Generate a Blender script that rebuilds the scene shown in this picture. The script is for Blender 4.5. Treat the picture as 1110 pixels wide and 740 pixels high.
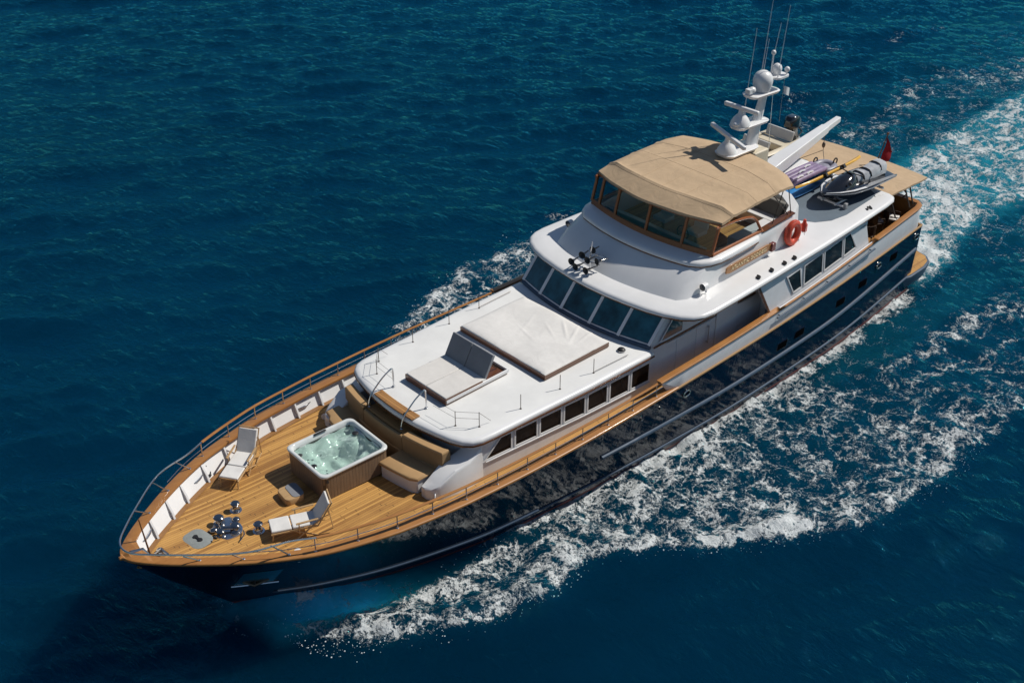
import bpy, bmesh, math, random
import numpy as np
from mathutils import Vector, Matrix

for o in list(bpy.data.objects):
    bpy.data.objects.remove(o, do_unlink=True)
scene = bpy.context.scene
C = scene.collection
RND = random.Random(7)

# ------------------------------------------------------------------ camera
cam_d = bpy.data.cameras.new('camera')
cam = bpy.data.objects.new('camera', cam_d)
C.objects.link(cam)
cam.location = (23.155, 25.364, 26.229)
_p, _y = 0.56272, -2.31924
_F = Vector((math.cos(_p) * math.cos(_y), math.cos(_p) * math.sin(_y), -math.sin(_p)))
cam.rotation_euler = _F.to_track_quat('-Z', 'Y').to_euler()
cam_d.sensor_width = 36.0
cam_d.lens = 36.0 * 1384.393 / 1110.0
cam_d.clip_start = 0.5
cam_d.clip_end = 12000
scene.camera = cam

# ------------------------------------------------------------------ sky + sun
SUN = Vector((-0.85, 0.33, 1.0)).normalized()        # direction towards the sun
SUN_EL = math.asin(SUN.z)
world = bpy.data.worlds.new('World')
scene.world = world
world.use_nodes = True
wn = world.node_tree
wn.nodes.clear()
w_out = wn.nodes.new('ShaderNodeOutputWorld')
w_bg = wn.nodes.new('ShaderNodeBackground')
w_sky = wn.nodes.new('ShaderNodeTexSky')
w_sky.sky_type = 'NISHITA'
w_sky.sun_disc = False
w_sky.sun_elevation = SUN_EL
w_sky.sun_rotation = math.atan2(SUN.x, SUN.y)
w_sky.air_density = 1.0
w_sky.dust_density = 0.15
w_sky.ozone_density = 1.6
w_bg.inputs['Strength'].default_value = 0.062
wn.links.new(w_sky.outputs[0], w_bg.inputs['Color'])
wn.links.new(w_bg.outputs[0], w_out.inputs['Surface'])
sun_d = bpy.data.lights.new('sun', 'SUN')
sun_d.energy = 4.4
sun_d.angle = math.radians(0.5)
sun_d.color = (1.0, 0.95, 0.87)
sun = bpy.data.objects.new('sun', sun_d)
C.objects.link(sun)
sun.location = (-20, 8, 40)
sun.rotation_euler = SUN.to_track_quat('Z', 'Y').to_euler()

scene.view_settings.view_transform = 'Standard'
scene.view_settings.look = 'None'
scene.view_settings.gamma = 1
scene.view_settings.exposure = 0.0
scene.view_settings.use_curve_mapping = False
scene.cycles.max_bounces = 8
scene.cycles.transparent_max_bounces = 12
scene.cycles.caustics_reflective = False
scene.cycles.caustics_refractive = False

# ------------------------------------------------------------------ materials
def new_mat(name):
    m = bpy.data.materials.new(name)
    m.use_nodes = True
    nt = m.node_tree
    nt.nodes.clear()
    out = nt.nodes.new('ShaderNodeOutputMaterial')
    return m, nt, out

class N:
    """tiny node helper"""
    def __init__(s, nt): s.nt = nt
    def n(s, t, **k):
        x = s.nt.nodes.new(t)
        for a, b in k.items(): setattr(x, a, b)
        return x
    def l(s, a, b): s.nt.links.new(a, b)
    def coord(s, kind='Object', scale=(1, 1, 1), rot=(0, 0, 0)):
        tc = s.n('ShaderNodeTexCoord')
        mp = s.n('ShaderNodeMapping')
        mp.inputs['Scale'].default_value = scale
        mp.inputs['Rotation'].default_value = rot
        s.l(tc.outputs[kind], mp.inputs['Vector'])
        return mp.outputs[0]
    def noise(s, vec, scale, detail=3, rough=.55, dist=0.):
        x = s.n('ShaderNodeTexNoise')
        x.inputs['Scale'].default_value = scale
        x.inputs['Detail'].default_value = detail
        x.inputs['Roughness'].default_value = rough
        x.inputs['Distortion'].default_value = dist
        s.l(vec, x.inputs['Vector'])
        return x.outputs['Fac']
    def ramp(s, fac, stops):
        x = s.n('ShaderNodeValToRGB')
        el = x.color_ramp.elements
        while len(el) < len(stops): el.new(.5)
        for e, (p, c) in zip(el, stops):
            e.position = p
            e.color = (*c, 1) if len(c) == 3 else c
        s.l(fac, x.inputs['Fac'])
        return x.outputs['Color']
    def math(s, op, a, b=None, c=None, clamp=False):
        x = s.n('ShaderNodeMath', operation=op)
        x.use_clamp = clamp
        for i, v in enumerate((a, b, c)):
            if v is None: continue
            if isinstance(v, (int, float)): x.inputs[i].default_value = v
            else: s.l(v, x.inputs[i])
        return x.outputs[0]
    def mix(s, fac, a, b, mode='MIX'):
        x = s.n('ShaderNodeMix', data_type='RGBA', blend_type=mode)
        for sock, v in ((x.inputs[0], fac), (x.inputs[6], a), (x.inputs[7], b)):
            if isinstance(v, (int, float)): sock.default_value = v
            elif isinstance(v, tuple): sock.default_value = (*v, 1) if len(v) == 3 else v
            else: s.l(v, sock)
        return x.outputs[2]
    def bump(s, h, strength=.3, dist=.01, normal=None):
        x = s.n('ShaderNodeBump')
        x.inputs['Strength'].default_value = strength
        x.inputs['Distance'].default_value = dist
        s.l(h, x.inputs['Height'])
        if normal is not None: s.l(normal, x.inputs['Normal'])
        return x.outputs[0]
    def pbsdf(s, **k):
        x = s.n('ShaderNodeBsdfPrincipled')
        for a, b in k.items():
            key = a.replace('_', ' ')
            if key not in x.inputs: continue
            if isinstance(b, (int, float)): x.inputs[key].default_value = b
            elif isinstance(b, tuple): x.inputs[key].default_value = (*b, 1) if len(b) == 3 else b
            else: s.l(b, x.inputs[key])
        return x

def simple(name, col, rough=.5, metal=0., var=.12, vscale=3., bump=0., bscale=60., spec=.5, coat=0.):
    m, nt, out = new_mat(name)
    k = N(nt)
    v = k.coord()
    f = k.noise(v, vscale, 5, .6)
    lo = tuple(c * (1 - var) for c in col)
    hi = tuple(min(1, c * (1 + var)) for c in col)
    c = k.ramp(f, [(.3, lo), (.7, hi)])
    r2 = k.noise(v, vscale * 2.3, 4)
    rr = k.math('MULTIPLY_ADD', r2, rough * .35, rough * .82)
    b = k.pbsdf(Base_Color=c, Roughness=rr, Metallic=metal, Specular_IOR_Level=spec, Coat_Weight=coat, Coat_Roughness=.06)
    if bump:
        h = k.noise(v, bscale, 4)
        k.l(k.bump(h, bump, .01), b.inputs['Normal'])
    k.l(b.outputs[0], out.inputs[0])
    return m

def plank_mat(name, light, dark, seam, axis=1, width=.075, rough=.55, seam_w=.07, coat=0.):
    """teak planking: planks run along the axis that is not `axis`"""
    m, nt, out = new_mat(name)
    k = N(nt)
    tc = k.n('ShaderNodeTexCoord')
    sp = k.n('ShaderNodeSeparateXYZ')
    k.l(tc.outputs['Object'], sp.inputs[0])
    a = sp.outputs[axis]
    u = k.math('DIVIDE', a, width)
    idx = k.math('FLOOR', u)
    fr = k.math('FRACT', u)
    wn_ = k.n('ShaderNodeTexWhiteNoise', noise_dimensions='1D')
    k.l(idx, wn_.inputs['W'])
    sc = [22., 22., 22.]
    sc[1 - axis] = .9
    sc[2] = 4.
    off = k.n('ShaderNodeCombineXYZ')
    k.l(k.math('MULTIPLY', wn_.outputs[0], 31.), off.inputs[1 - axis])
    ad = k.n('ShaderNodeVectorMath', operation='ADD')
    k.l(tc.outputs['Object'], ad.inputs[0]); k.l(off.outputs[0], ad.inputs[1])
    mp = k.n('ShaderNodeMapping')
    mp.inputs['Scale'].default_value = sc
    k.l(ad.outputs[0], mp.inputs[0])
    g = k.noise(mp.outputs[0], 1., 6, .65, .4)
    big = k.noise(tc.outputs['Object'], .7, 4, .6)
    f = k.math('ADD', k.math('MULTIPLY', wn_.outputs[0], .75), k.math('MULTIPLY', g, .35))
    f = k.math('ADD', f, k.math('MULTIPLY', k.math('SUBTRACT', big, .5), .9))
    c = k.ramp(f, [(.1, dark), (.75, light)])
    sm = k.math('LESS_THAN', fr, seam_w)
    # plank butts
    bx = k.math('DIVIDE', k.math('ADD', sp.outputs[1 - axis], k.math('MULTIPLY', wn_.outputs[0], 2.4)), 2.4)
    bt = k.math('LESS_THAN', k.math('FRACT', bx), .006)
    sm = k.math('MAXIMUM', sm, bt)
    col = k.mix(sm, c, seam)
    rr = k.math('MULTIPLY_ADD', g, .25, rough - .12)
    b = k.pbsdf(Base_Color=col, Roughness=rr, Coat_Weight=coat)
    h = k.math('SUBTRACT', k.math('MULTIPLY', g, .3), sm)
    k.l(k.bump(h, .35, .004), b.inputs['Normal'])
    k.l(b.outputs[0], out.inputs[0])
    return m

def grain_mat(name, light, dark, rough=.25, scale=(1.2, 18, 18), coat=.5):
    m, nt, out = new_mat(name)
    k = N(nt)
    v = k.coord(scale=scale)
    g = k.noise(v, 1., 6, .65, .8)
    g2 = k.noise(k.coord(), 1.3, 3)
    f = k.math('ADD', k.math('MULTIPLY', g, .7), k.math('MULTIPLY', g2, .35))
    c = k.ramp(f, [(.28, dark), (.72, light)])
    b = k.pbsdf(Base_Color=c, Roughness=rough, Coat_Weight=coat, Coat_Roughness=.1)
    k.l(k.bump(g, .15, .003), b.inputs['Normal'])
    k.l(b.outputs[0], out.inputs[0])
    return m

def cloth_mat(name, col, rough=.85, wr=.25, wscale=2.5, var=.07, dist=.02):
    m, nt, out = new_mat(name)
    k = N(nt)
    v = k.coord()
    f = k.noise(v, 2.2, 5, .65)
    c = k.ramp(f, [(.25, tuple(x * (1 - var * 1.6) for x in col)), (.75, tuple(min(1, x * (1 + var)) for x in col))])
    weave = k.noise(v, 220, 2)
    wrk = k.noise(v, wscale, 3, .5, 1.4)
    h = k.math('ADD', wrk, k.math('MULTIPLY', weave, .03))
    b = k.pbsdf(Base_Color=c, Roughness=rough, Specular_IOR_Level=.2, Sheen_Weight=.05)
    k.l(k.bump(h, wr, dist), b.inputs['Normal'])
    k.l(b.outputs[0], out.inputs[0])
    return m

M = {}
M['white'] = simple('white_gelcoat', (.69, .69, .69), .32, var=.05, vscale=.9, coat=.15)
M['deck_white'] = simple('white_nonskid', (.69, .69, .675), .62, var=.07, vscale=.8, bump=.12, bscale=180.)
M['shade_white'] = simple('shaded_white_paint', (.66, .67, .69), .4, var=.04)  # cooler copy of the white, with the walls' shade in its colour
def hull_mat():
    m, nt, out = new_mat('navy_hull_paint')
    k = N(nt)
    v = k.coord(scale=(2.6, 2.6, .22))
    h = k.noise(v, 1.6, 3, .5, .3)
    c = k.ramp(k.noise(k.coord(), .5, 4), [(.3, (.0032, .0088, .025)), (.7, (.004, .0115, .033))])
    b = k.pbsdf(Base_Color=c, Roughness=.05, Specular_IOR_Level=.36)
    k.l(k.bump(h, .22, .03), b.inputs['Normal'])
    k.l(b.outputs[0], out.inputs[0])
    return m
M['navy_flat'] = simple('navy_hull_paint', (.0035, .0095, .028), .055, var=.2, vscale=.6, spec=.42)
M['navy'] = hull_mat()
M['boot'] = simple('grey_blue_strake_paint', (.055, .085, .13), .5, var=.08, spec=.2)
M['antifoul'] = simple('dark_red_antifouling', (.115, .024, .02), .5, var=.3, vscale=2.)
M['teak'] = plank_mat('teak_deck', (.53, .285, .078), (.29, .137, .035), (.035, .022, .012), axis=1, width=.085)
M['teak_cross'] = plank_mat('teak_tread', (.40, .20, .062), (.22, .098, .03), (.03, .018, .01), axis=0, width=.085)
M['margin'] = grain_mat('teak_margin', (.30, .15, .05), (.19, .088, .03), .5, coat=0.)
M['varnish'] = grain_mat('varnished_teak', (.40, .185, .052), (.25, .098, .025), .38, coat=.12)
M['wood_shaded'] = grain_mat('shaded_varnished_wood', (.36, .105, .024), (.20, .055, .013), .3, coat=.15)  # reddish varnish, darkened in colour for the shade on the windscreen
M['wood_dark'] = grain_mat('dark_varnished_wood', (.15, .055, .018), (.08, .028, .010), .22)
M['tan_line'] = grain_mat('tan_wood_strip', (.36, .22, .10), (.26, .15, .065), .75, coat=0.)
M['steel'] = simple('stainless_steel', (.62, .63, .65), .22, metal=1., var=.1)
M['chrome'] = simple('polished_chrome', (.40, .38, .36), .10, metal=1., var=.08)
M['dark_metal'] = simple('dark_bronze_rail', (.10, .075, .06), .35, metal=.6, var=.2)
M['glass'] = simple('tinted_reflection_glass', (.016, .080, .108), .04, var=.7, vscale=1.3, spec=.6)  # teal tint, lifted so the base colour carries the sky's reflection
M['glass_dark'] = simple('dark_saloon_glass', (.014, .018, .021), .05, var=.6, vscale=2.2, spec=.45)
M['glass_brown'] = simple('dark_cabin_glass', (.012, .008, .006), .05, var=.5, vscale=2.5, spec=.6)
M['tan_canvas'] = cloth_mat('tan_canvas', (.475, .345, .218), wr=.5, wscale=1.6, dist=.05)
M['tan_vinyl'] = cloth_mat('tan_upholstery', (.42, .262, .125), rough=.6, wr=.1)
M['tan_shade'] = cloth_mat('shaded_tan_upholstery', (.285, .18, .086), rough=.6, wr=.1)  # darker copy of the tan upholstery; shade painted into the seat faces
M['white_cloth'] = cloth_mat('white_mattress_cover', (.67, .655, .63), wr=.4, wscale=1.8, dist=.03)
M['grey_cloth'] = cloth_mat('light_grey_cover', (.62, .60, .57), wr=.3, wscale=3., dist=.02)
M['shaded_seat'] = cloth_mat('shaded_seat_vinyl', (.20, .19, .17), wr=.1)  # grey stands in for the bimini's shade on the settee back
M['grey_tread_shaded_back'] = cloth_mat('grey_tread_and_shaded_cushion', (.20, .21, .23), wr=.12)  # grey of the step tread; also paints shade onto the sun bed's backrest
M['black'] = simple('black_rubber', (.012, .012, .014), .5, var=.3)
M['matt_black'] = simple('matt_black_recess', (.004, .004, .005), .9, spec=.0)
M['blackgloss'] = simple('black_gloss_paint', (.010, .011, .014), .12, var=.3, coat=.8)
M['grey'] = simple('grey_paint', (.24, .25, .26), .45)
M['hatch_grey'] = simple('grey_nonskid_mat', (.22, .24, .235), .8, var=.12, vscale=8., bump=.3, bscale=140.)
M['boat_deck'] = simple('grey_boat_deck_paint', (.115, .15, .185), .55, var=.10, vscale=1.5, bump=.1, bscale=160.)
M['lightwood'] = grain_mat('pale_teak_frame', (.50, .33, .16), (.36, .22, .10), .45, coat=.1)
M['red'] = simple('orange_red_foam', (.52, .055, .022), .5, var=.15)
M['redflag'] = cloth_mat('red_bunting', (.24, .010, .018), wr=.4, wscale=5.)
M['blueflag'] = cloth_mat('blue_bunting', (.02, .06, .30), wr=.3)
M['yellow'] = simple('yellow_paint', (.66, .36, .04), .35, var=.1)
M['blue'] = simple('blue_board_paint', (.03, .19, .46), .35, var=.25, vscale=4.)
M['purple'] = simple('mauve_vinyl', (.20, .145, .25), .5, var=.3, vscale=5.)
M['greyvinyl'] = simple('grey_violet_vinyl', (.24, .235, .29), .45, var=.25, vscale=5.)
M['silver'] = simple('silver_vinyl', (.44, .45, .47), .35, var=.2, vscale=5.)
M['cream'] = simple('cream_gelcoat', (.60, .53, .40), .5, var=.08)
M['rope'] = simple('rope', (.45, .40, .32), .9, var=.25, vscale=30.)
M['gold'] = simple('gold_leaf_letters', (.80, .66, .40), .4, var=.1)
M['wicker'] = simple('dark_wicker', (.045, .024, .013), .6, var=.35, vscale=30.)
M['orange_lamp'] = simple('dark_red_lamp_lens', (.12, .02, .02), .2)

def cabinet_mat():
    m, nt, out = new_mat('brown_slatted_cabinet')
    k = N(nt)
    tc = k.n('ShaderNodeTexCoord')
    sp = k.n('ShaderNodeSeparateXYZ')
    k.l(tc.outputs['Object'], sp.inputs[0])
    u = k.math('ADD', sp.outputs[0], sp.outputs[1])
    fr = k.math('FRACT', k.math('MULTIPLY', u, 9.))
    gr = k.math('LESS_THAN', fr, .10)
    nz = k.noise(k.coord(scale=(20, 20, 1.5)), 1., 5, .6)
    c = k.ramp(nz, [(.3, (.145, .092, .056)), (.7, (.215, .145, .092))])
    c = k.mix(gr, c, (.07, .042, .026))
    b = k.pbsdf(Base_Color=c, Roughness=.55)
    k.l(k.bump(k.math('SUBTRACT', 1., gr), .5, .01), b.inputs['Normal'])
    k.l(b.outputs[0], out.inputs[0])
    return m
M['cabinet'] = cabinet_mat()

def clear_glass():
    m, nt, out = new_mat('clear_windscreen')
    k = N(nt)
    tr = k.n('ShaderNodeBsdfTransparent'); tr.inputs[0].default_value = (.56, .64, .66, 1)
    gl = k.n('ShaderNodeBsdfGlossy'); gl.inputs['Roughness'].default_value = .02
    lw = k.n('ShaderNodeLayerWeight'); lw.inputs[0].default_value = .5
    f = k.math('MULTIPLY_ADD', k.math('POWER', lw.outputs['Facing'], 4.), .75, .05)
    mx = k.n('ShaderNodeMixShader')
    k.l(f, mx.inputs[0]); k.l(tr.outputs[0], mx.inputs[1]); k.l(gl.outputs[0], mx.inputs[2])
    k.l(mx.outputs[0], out.inputs[0])
    return m
M['clear'] = clear_glass()

def tub_water_mat():
    m, nt, out = new_mat('spa_water')
    k = N(nt)
    v = k.coord()
    h = k.noise(v, 6., 4, .5, .8)
    bub = k.noise(v, 3.2, 5, .6, 1.0)
    foam_glint = k.ramp(bub, [(.50, (.06, .06, .06)), (.70, (.62, .62, .62))])  # pale bubble patches that also paint in the caustic highlights
    nrm = k.bump(h, .5, .035)
    tr = k.n('ShaderNodeBsdfTransparent'); tr.inputs[0].default_value = (.76, .90, .85, 1)
    df = k.n('ShaderNodeBsdfDiffuse'); df.inputs[0].default_value = (.58, .74, .68, 1)
    gl = k.n('ShaderNodeBsdfGlossy'); gl.inputs['Roughness'].default_value = .04
    k.l(nrm, gl.inputs['Normal'])
    lw = k.n('ShaderNodeLayerWeight'); lw.inputs[0].default_value = .5
    k.l(nrm, lw.inputs['Normal'])
    m1 = k.n('ShaderNodeMixShader')
    k.l(foam_glint, m1.inputs[0]); k.l(tr.outputs[0], m1.inputs[1]); k.l(df.outputs[0], m1.inputs[2])
    m2 = k.n('ShaderNodeMixShader')
    k.l(k.math('MULTIPLY_ADD', k.math('POWER', lw.outputs['Facing'], 5.), .9, .025), m2.inputs[0]); k.l(m1.outputs[0], m2.inputs[1]); k.l(gl.outputs[0], m2.inputs[2])
    k.l(m2.outputs[0], out.inputs[0])
    return m
M['spa'] = tub_water_mat()
M['shell'] = simple('pale_acrylic_shell', (.60, .62, .61), .2, var=.08, coat=.4)

def sea_mat():
    m, nt, out = new_mat('sea_water')
    k = N(nt)
    tc = k.n('ShaderNodeTexCoord')
    P = tc.outputs['Object']
    at = k.n('ShaderNodeAttribute'); at.attribute_name = 'foam'
    ar = k.n('ShaderNodeAttribute'); ar.attribute_name = 'air'
    dens, air = at.outputs['Fac'], ar.outputs['Fac']
    # warp the lookup so the lace is swirled rather than cellular
    wz = k.n('ShaderNodeTexNoise'); wz.inputs['Scale'].default_value = .8; wz.inputs['Detail'].default_value = 4
    k.l(P, wz.inputs['Vector'])
    wv = k.n('ShaderNodeVectorMath', operation='MULTIPLY_ADD')
    k.l(wz.outputs['Color'], wv.inputs[0]); wv.inputs[1].default_value = (1.1, 1.1, 0); k.l(P, wv.inputs[2])
    wz2 = k.n('ShaderNodeTexNoise'); wz2.inputs['Scale'].default_value = 3.2; wz2.inputs['Detail'].default_value = 4
    k.l(P, wz2.inputs['Vector'])
    wv2 = k.n('ShaderNodeVectorMath', operation='MULTIPLY_ADD')
    k.l(wz2.outputs['Color'], wv2.inputs[0]); wv2.inputs[1].default_value = (.34, .34, 0); k.l(wv.outputs[0], wv2.inputs[2])
    W = wv2.outputs[0]
    def cells(scale, stretch):
        mp = k.n('ShaderNodeMapping'); mp.inputs['Scale'].default_value = stretch
        mp.inputs['Rotation'].default_value = (0, 0, .35)
        k.l(W, mp.inputs[0])
        vo = k.n('ShaderNodeTexVoronoi', feature='DISTANCE_TO_EDGE'); vo.inputs['Scale'].default_value = scale
        k.l(mp.outputs[0], vo.inputs['Vector'])
        return vo.outputs['Distance']
    fine = k.noise(P, 9., 6, .7, .5)
    mid = k.noise(P, 1.5, 6, .66, .6)
    big = k.noise(P, .40, 4, .6, .4)
    def ridged(vec, scale, det, pw):
        n_ = k.noise(vec, scale, det, .5, .25)
        r_ = k.math('SUBTRACT', 1., k.math('ABSOLUTE', k.math('MULTIPLY_ADD', n_, 5.2, -2.6)), clamp=True)
        return k.math('POWER', r_, pw)
    q1 = ridged(W, 1.05, 1., 1.4)
    q2 = ridged(W, 2.9, 1., 1.3)
    q3 = ridged(P, 7., 2., 1.2)
    q4 = ridged(P, 15., 2., 1.0)
    tex = k.math('ADD', k.math('MULTIPLY', q1, .36), k.math('MULTIPLY', q2, .34))
    tex = k.math('ADD', tex, k.math('MULTIPLY', q3, .30))
    tex = k.math('ADD', tex, k.math('MULTIPLY', q4, .20))
    tex = k.math('ADD', tex, k.math('MULTIPLY', k.math('SUBTRACT', mid, .5), .85))
    tex = k.math('ADD', tex, k.math('MULTIPLY', k.math('SUBTRACT', big, .5), .55))
    tex = k.math('ADD', tex, k.math('MULTIPLY', k.math('SUBTRACT', fine, .5), .35))
    th = k.math('MULTIPLY_ADD', dens, -.96, 1.15)
    f = k.math('SUBTRACT', tex, th)
    rampn = k.n('ShaderNodeMapRange', interpolation_type='SMOOTHSTEP')
    rampn.inputs['From Min'].default_value = -.04; rampn.inputs['From Max'].default_value = .34
    k.l(f, rampn.inputs['Value'])
    gate = k.n('ShaderNodeMapRange'); gate.inputs['From Min'].default_value = .03; gate.inputs['From Max'].default_value = .18
    k.l(dens, gate.inputs['Value'])
    mask = k.math('MULTIPLY', rampn.outputs[0], gate.outputs[0])
    # deep water colour, lighter where the propellers have stirred air into it
    pat = k.noise(P, .045, 4, .6, .5)
    deep = k.ramp(pat, [(.3, (.0002, .0128, .0310)), (.7, (.0003, .0200, .0470))])
    airn = k.math('MULTIPLY', air, k.math('MULTIPLY_ADD', mid, 1.3, .25), clamp=True)
    col = k.mix(airn, deep, (.010, .160, .215))
    airx = k.math('MULTIPLY', k.math('SUBTRACT', air, 1.), k.math('MULTIPLY_ADD', mid, 1.8, -.1), clamp=True)
    col = k.mix(airx, col, (.10, .50, .72))
    # small ripples
    mp = k.n('ShaderNodeMapping'); mp.inputs['Rotation'].default_value = (0, 0, -2.319)
    mp.inputs['Scale'].default_value = (1.0, .45, 1)
    k.l(P, mp.inputs[0])
    r1 = k.noise(mp.outputs[0], 2.1, 6, .62, .5)
    r2 = k.noise(mp.outputs[0], 4.2, 6, .66, .5)
    hh = k.math('ADD', r1, k.math('MULTIPLY', r2, .56))
    nrm = k.bump(hh, .78, .15)
    df = k.n('ShaderNodeSubsurfaceScattering', falloff='BURLEY'); k.l(col, df.inputs['Color'])
    df.inputs['Scale'].default_value = 1.0; df.inputs['Radius'].default_value = (1., 3.4, 5.0)
    gl = k.n('ShaderNodeBsdfGlossy'); gl.inputs['Roughness'].default_value = .022
    gl.inputs['Color'].default_value = (.09, .77, 1.0, 1)
    k.l(nrm, gl.inputs['Normal'])
    fr = k.n('ShaderNodeFresnel'); fr.inputs[0].default_value = 1.333; k.l(nrm, fr.inputs['Normal'])
    b = k.n('ShaderNodeMixShader')
    k.l(k.math('MULTIPLY', fr.outputs[0], .95), b.inputs[0]); k.l(df.outputs[0], b.inputs[1]); k.l(gl.outputs[0], b.inputs[2])
    fcol = k.ramp(fine, [(.3, (.40, .45, .47)), (.68, (.74, .76, .76))])
    fb = k.pbsdf(Base_Color=fcol, Roughness=.8, Specular_IOR_Level=.2)
    fh = k.math('ADD', k.math('MULTIPLY', fine, .5), k.math('ADD', k.math('MULTIPLY', mid, 1.2), mask))
    k.l(k.bump(fh, .9, .10), fb.inputs['Normal'])
    mx = k.n('ShaderNodeMixShader')
    k.l(k.math('MULTIPLY', mask, .93), mx.inputs[0]); k.l(b.outputs[0], mx.inputs[1]); k.l(fb.outputs[0], mx.inputs[2])
    k.l(mx.outputs[0], out.inputs[0])
    return m
M['sea'] = sea_mat()
M['foam_drop'] = simple('foam_drop', (.80, .82, .83), .4, var=.03)

# ------------------------------------------------------------------ mesh builder
class MB:
    def __init__(s):
        s.v = []; s.f = []; s.m = []
    def add(s, verts, faces, mi=0):
        b = len(s.v)
        s.v += [tuple(map(float, p)) for p in verts]
        for f in faces:
            s.f.append(tuple(b + i for i in f)); s.m.append(mi)
        return s
    def loft(s, loops, closed=True, caps=(True, True), mi=0, mis=None):
        n = len(loops[0]); V = []; F = []
        for lp in loops: V += list(lp)
        b = len(s.v)
        s.v += [tuple(map(float, p)) for p in V]
        for i in range(len(loops) - 1):
            for j in range(n if closed else n - 1):
                k2 = (j + 1) % n
                s.f.append((b + i * n + j, b + i * n + k2, b + (i + 1) * n + k2, b + (i + 1) * n + j))
                s.m.append(mis[i] if mis else mi)
        if closed and caps[0]:
            s.f.append(tuple(b + j for j in reversed(range(n)))); s.m.append(mis[0] if mis else mi)
        if closed and caps[1]:
            q = b + (len(loops) - 1) * n
            s.f.append(tuple(q + j for j in range(n))); s.m.append(mis[-1] if mis else mi)
        return s
    def box(s, c, d, mi=0, rot=None):
        x, y, z = d[0] / 2, d[1] / 2, d[2] / 2
        P = [(-x, -y, -z), (x, -y, -z), (x, y, -z), (-x, y, -z), (-x, -y, z), (x, -y, z), (x, y, z), (-x, y, z)]
        if rot is not None:
            P = [tuple(rot @ Vector(p)) for p in P]
        P = [(p[0] + c[0], p[1] + c[1], p[2] + c[2]) for p in P]
        return s.add(P, [(0, 3, 2, 1), (4, 5, 6, 7), (0, 1, 5, 4), (1, 2, 6, 5), (2, 3, 7, 6), (3, 0, 4, 7)], mi)
    def span(s, a, b, mi=0):
        return s.box([(a[i] + b[i]) / 2 for i in range(3)], [abs(b[i] - a[i]) for i in range(3)], mi)
    def hexa(s, bot, top, mi=0):
        return s.loft([bot, top], mi=mi)
    def tube(s, path, r, n=8, mi=0, closed=False, flat=1.0):
        P = [Vector(p) for p in path]; L = len(P)
        rr = r if isinstance(r, (list, tuple)) else [r] * L
        loops = []; up = None
        for i in range(L):
            if closed: t = (P[(i + 1) % L] - P[i - 1])
            else: t = P[min(i + 1, L - 1)] - P[max(i - 1, 0)]
            t.normalize()
            if up is None:
                up = Vector((0, 0, 1)) if abs(t.z) < .95 else Vector((1, 0, 0))
            a = t.cross(up)
            if a.length < 1e-4: a = t.cross(Vector((1, 0, .3)))
            a.normalize(); b2 = a.cross(t); b2.normalize(); up = b2
            loops.append([tuple(P[i] + a * (math.cos(q) * rr[i]) + b2 * (math.sin(q) * rr[i] * flat)) for q in [2 * math.pi * j / n for j in range(n)]])
        if closed:
            loops.append(loops[0]); return s.loft(loops, caps=(False, False), mi=mi)
        return s.loft(loops, mi=mi)
    def lathe(s, prof, n=20, mi=0, o=(0, 0, 0), mat=None, mis=None):
        loops = []
        for r, z in prof:
            lp = []
            for j in range(n):
                p = Vector((r * math.cos(2 * math.pi * j / n), r * math.sin(2 * math.pi * j / n), z))
                if mat is not None: p = mat @ p
                lp.append((p.x + o[0], p.y + o[1], p.z + o[2]))
            loops.append(lp)
        return s.loft(loops, mi=mi, mis=mis)
    def ball(s, c, r, n=14, mi=0, sz=(1, 1, 1)):
        prof = [(max(1e-3, math.sin(math.pi * i / 8)) , -math.cos(math.pi * i / 8)) for i in range(9)]
        loops = [[(c[0] + r * sz[0] * a * math.cos(2 * math.pi * j / n), c[1] + r * sz[1] * a * math.sin(2 * math.pi * j / n), c[2] + r * sz[2] * z) for j in range(n)] for a, z in prof]
        return s.loft(loops, mi=mi)
    def prism(s, poly, off, mi=0):
        """poly: 3-D loop, off: extrusion vector"""
        return s.loft([poly, [(p[0] + off[0], p[1] + off[1], p[2] + off[2]) for p in poly]], mi=mi)
    def build(s, name, mats, parent=None, bevel=0., seg=2, sharp=38., loc=None, smooth=True):
        if not isinstance(mats, (list, tuple)): mats = [mats]
        me = bpy.data.meshes.new(name)
        me.from_pydata(s.v, [], s.f)
        for m in mats: me.materials.append(M[m] if isinstance(m, str) else m)
        me.polygons.foreach_set('material_index', s.m)
        bm = bmesh.new(); bm.from_mesh(me)
        bmesh.ops.remove_doubles(bm, verts=bm.verts, dist=1e-5)
        bmesh.ops.recalc_face_normals(bm, faces=bm.faces)
        ca = math.radians(sharp)
        for e in bm.edges:
            if len(e.link_faces) == 2:
                e.smooth = e.calc_face_angle(0) < ca
        for f in bm.faces: f.smooth = smooth
        bm.to_mesh(me); bm.free()
        o = bpy.data.objects.new(name, me)
        C.objects.link(o)
        if parent is not None: o.parent = parent
        if loc is not None: o.location = loc
        if bevel:
            md = o.modifiers.new('bevel', 'BEVEL'); md.width = bevel; md.segments = seg
            md.limit_method = 'ANGLE'; md.angle_limit = math.radians(40)
            md.harden_normals = False
        return o

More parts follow.
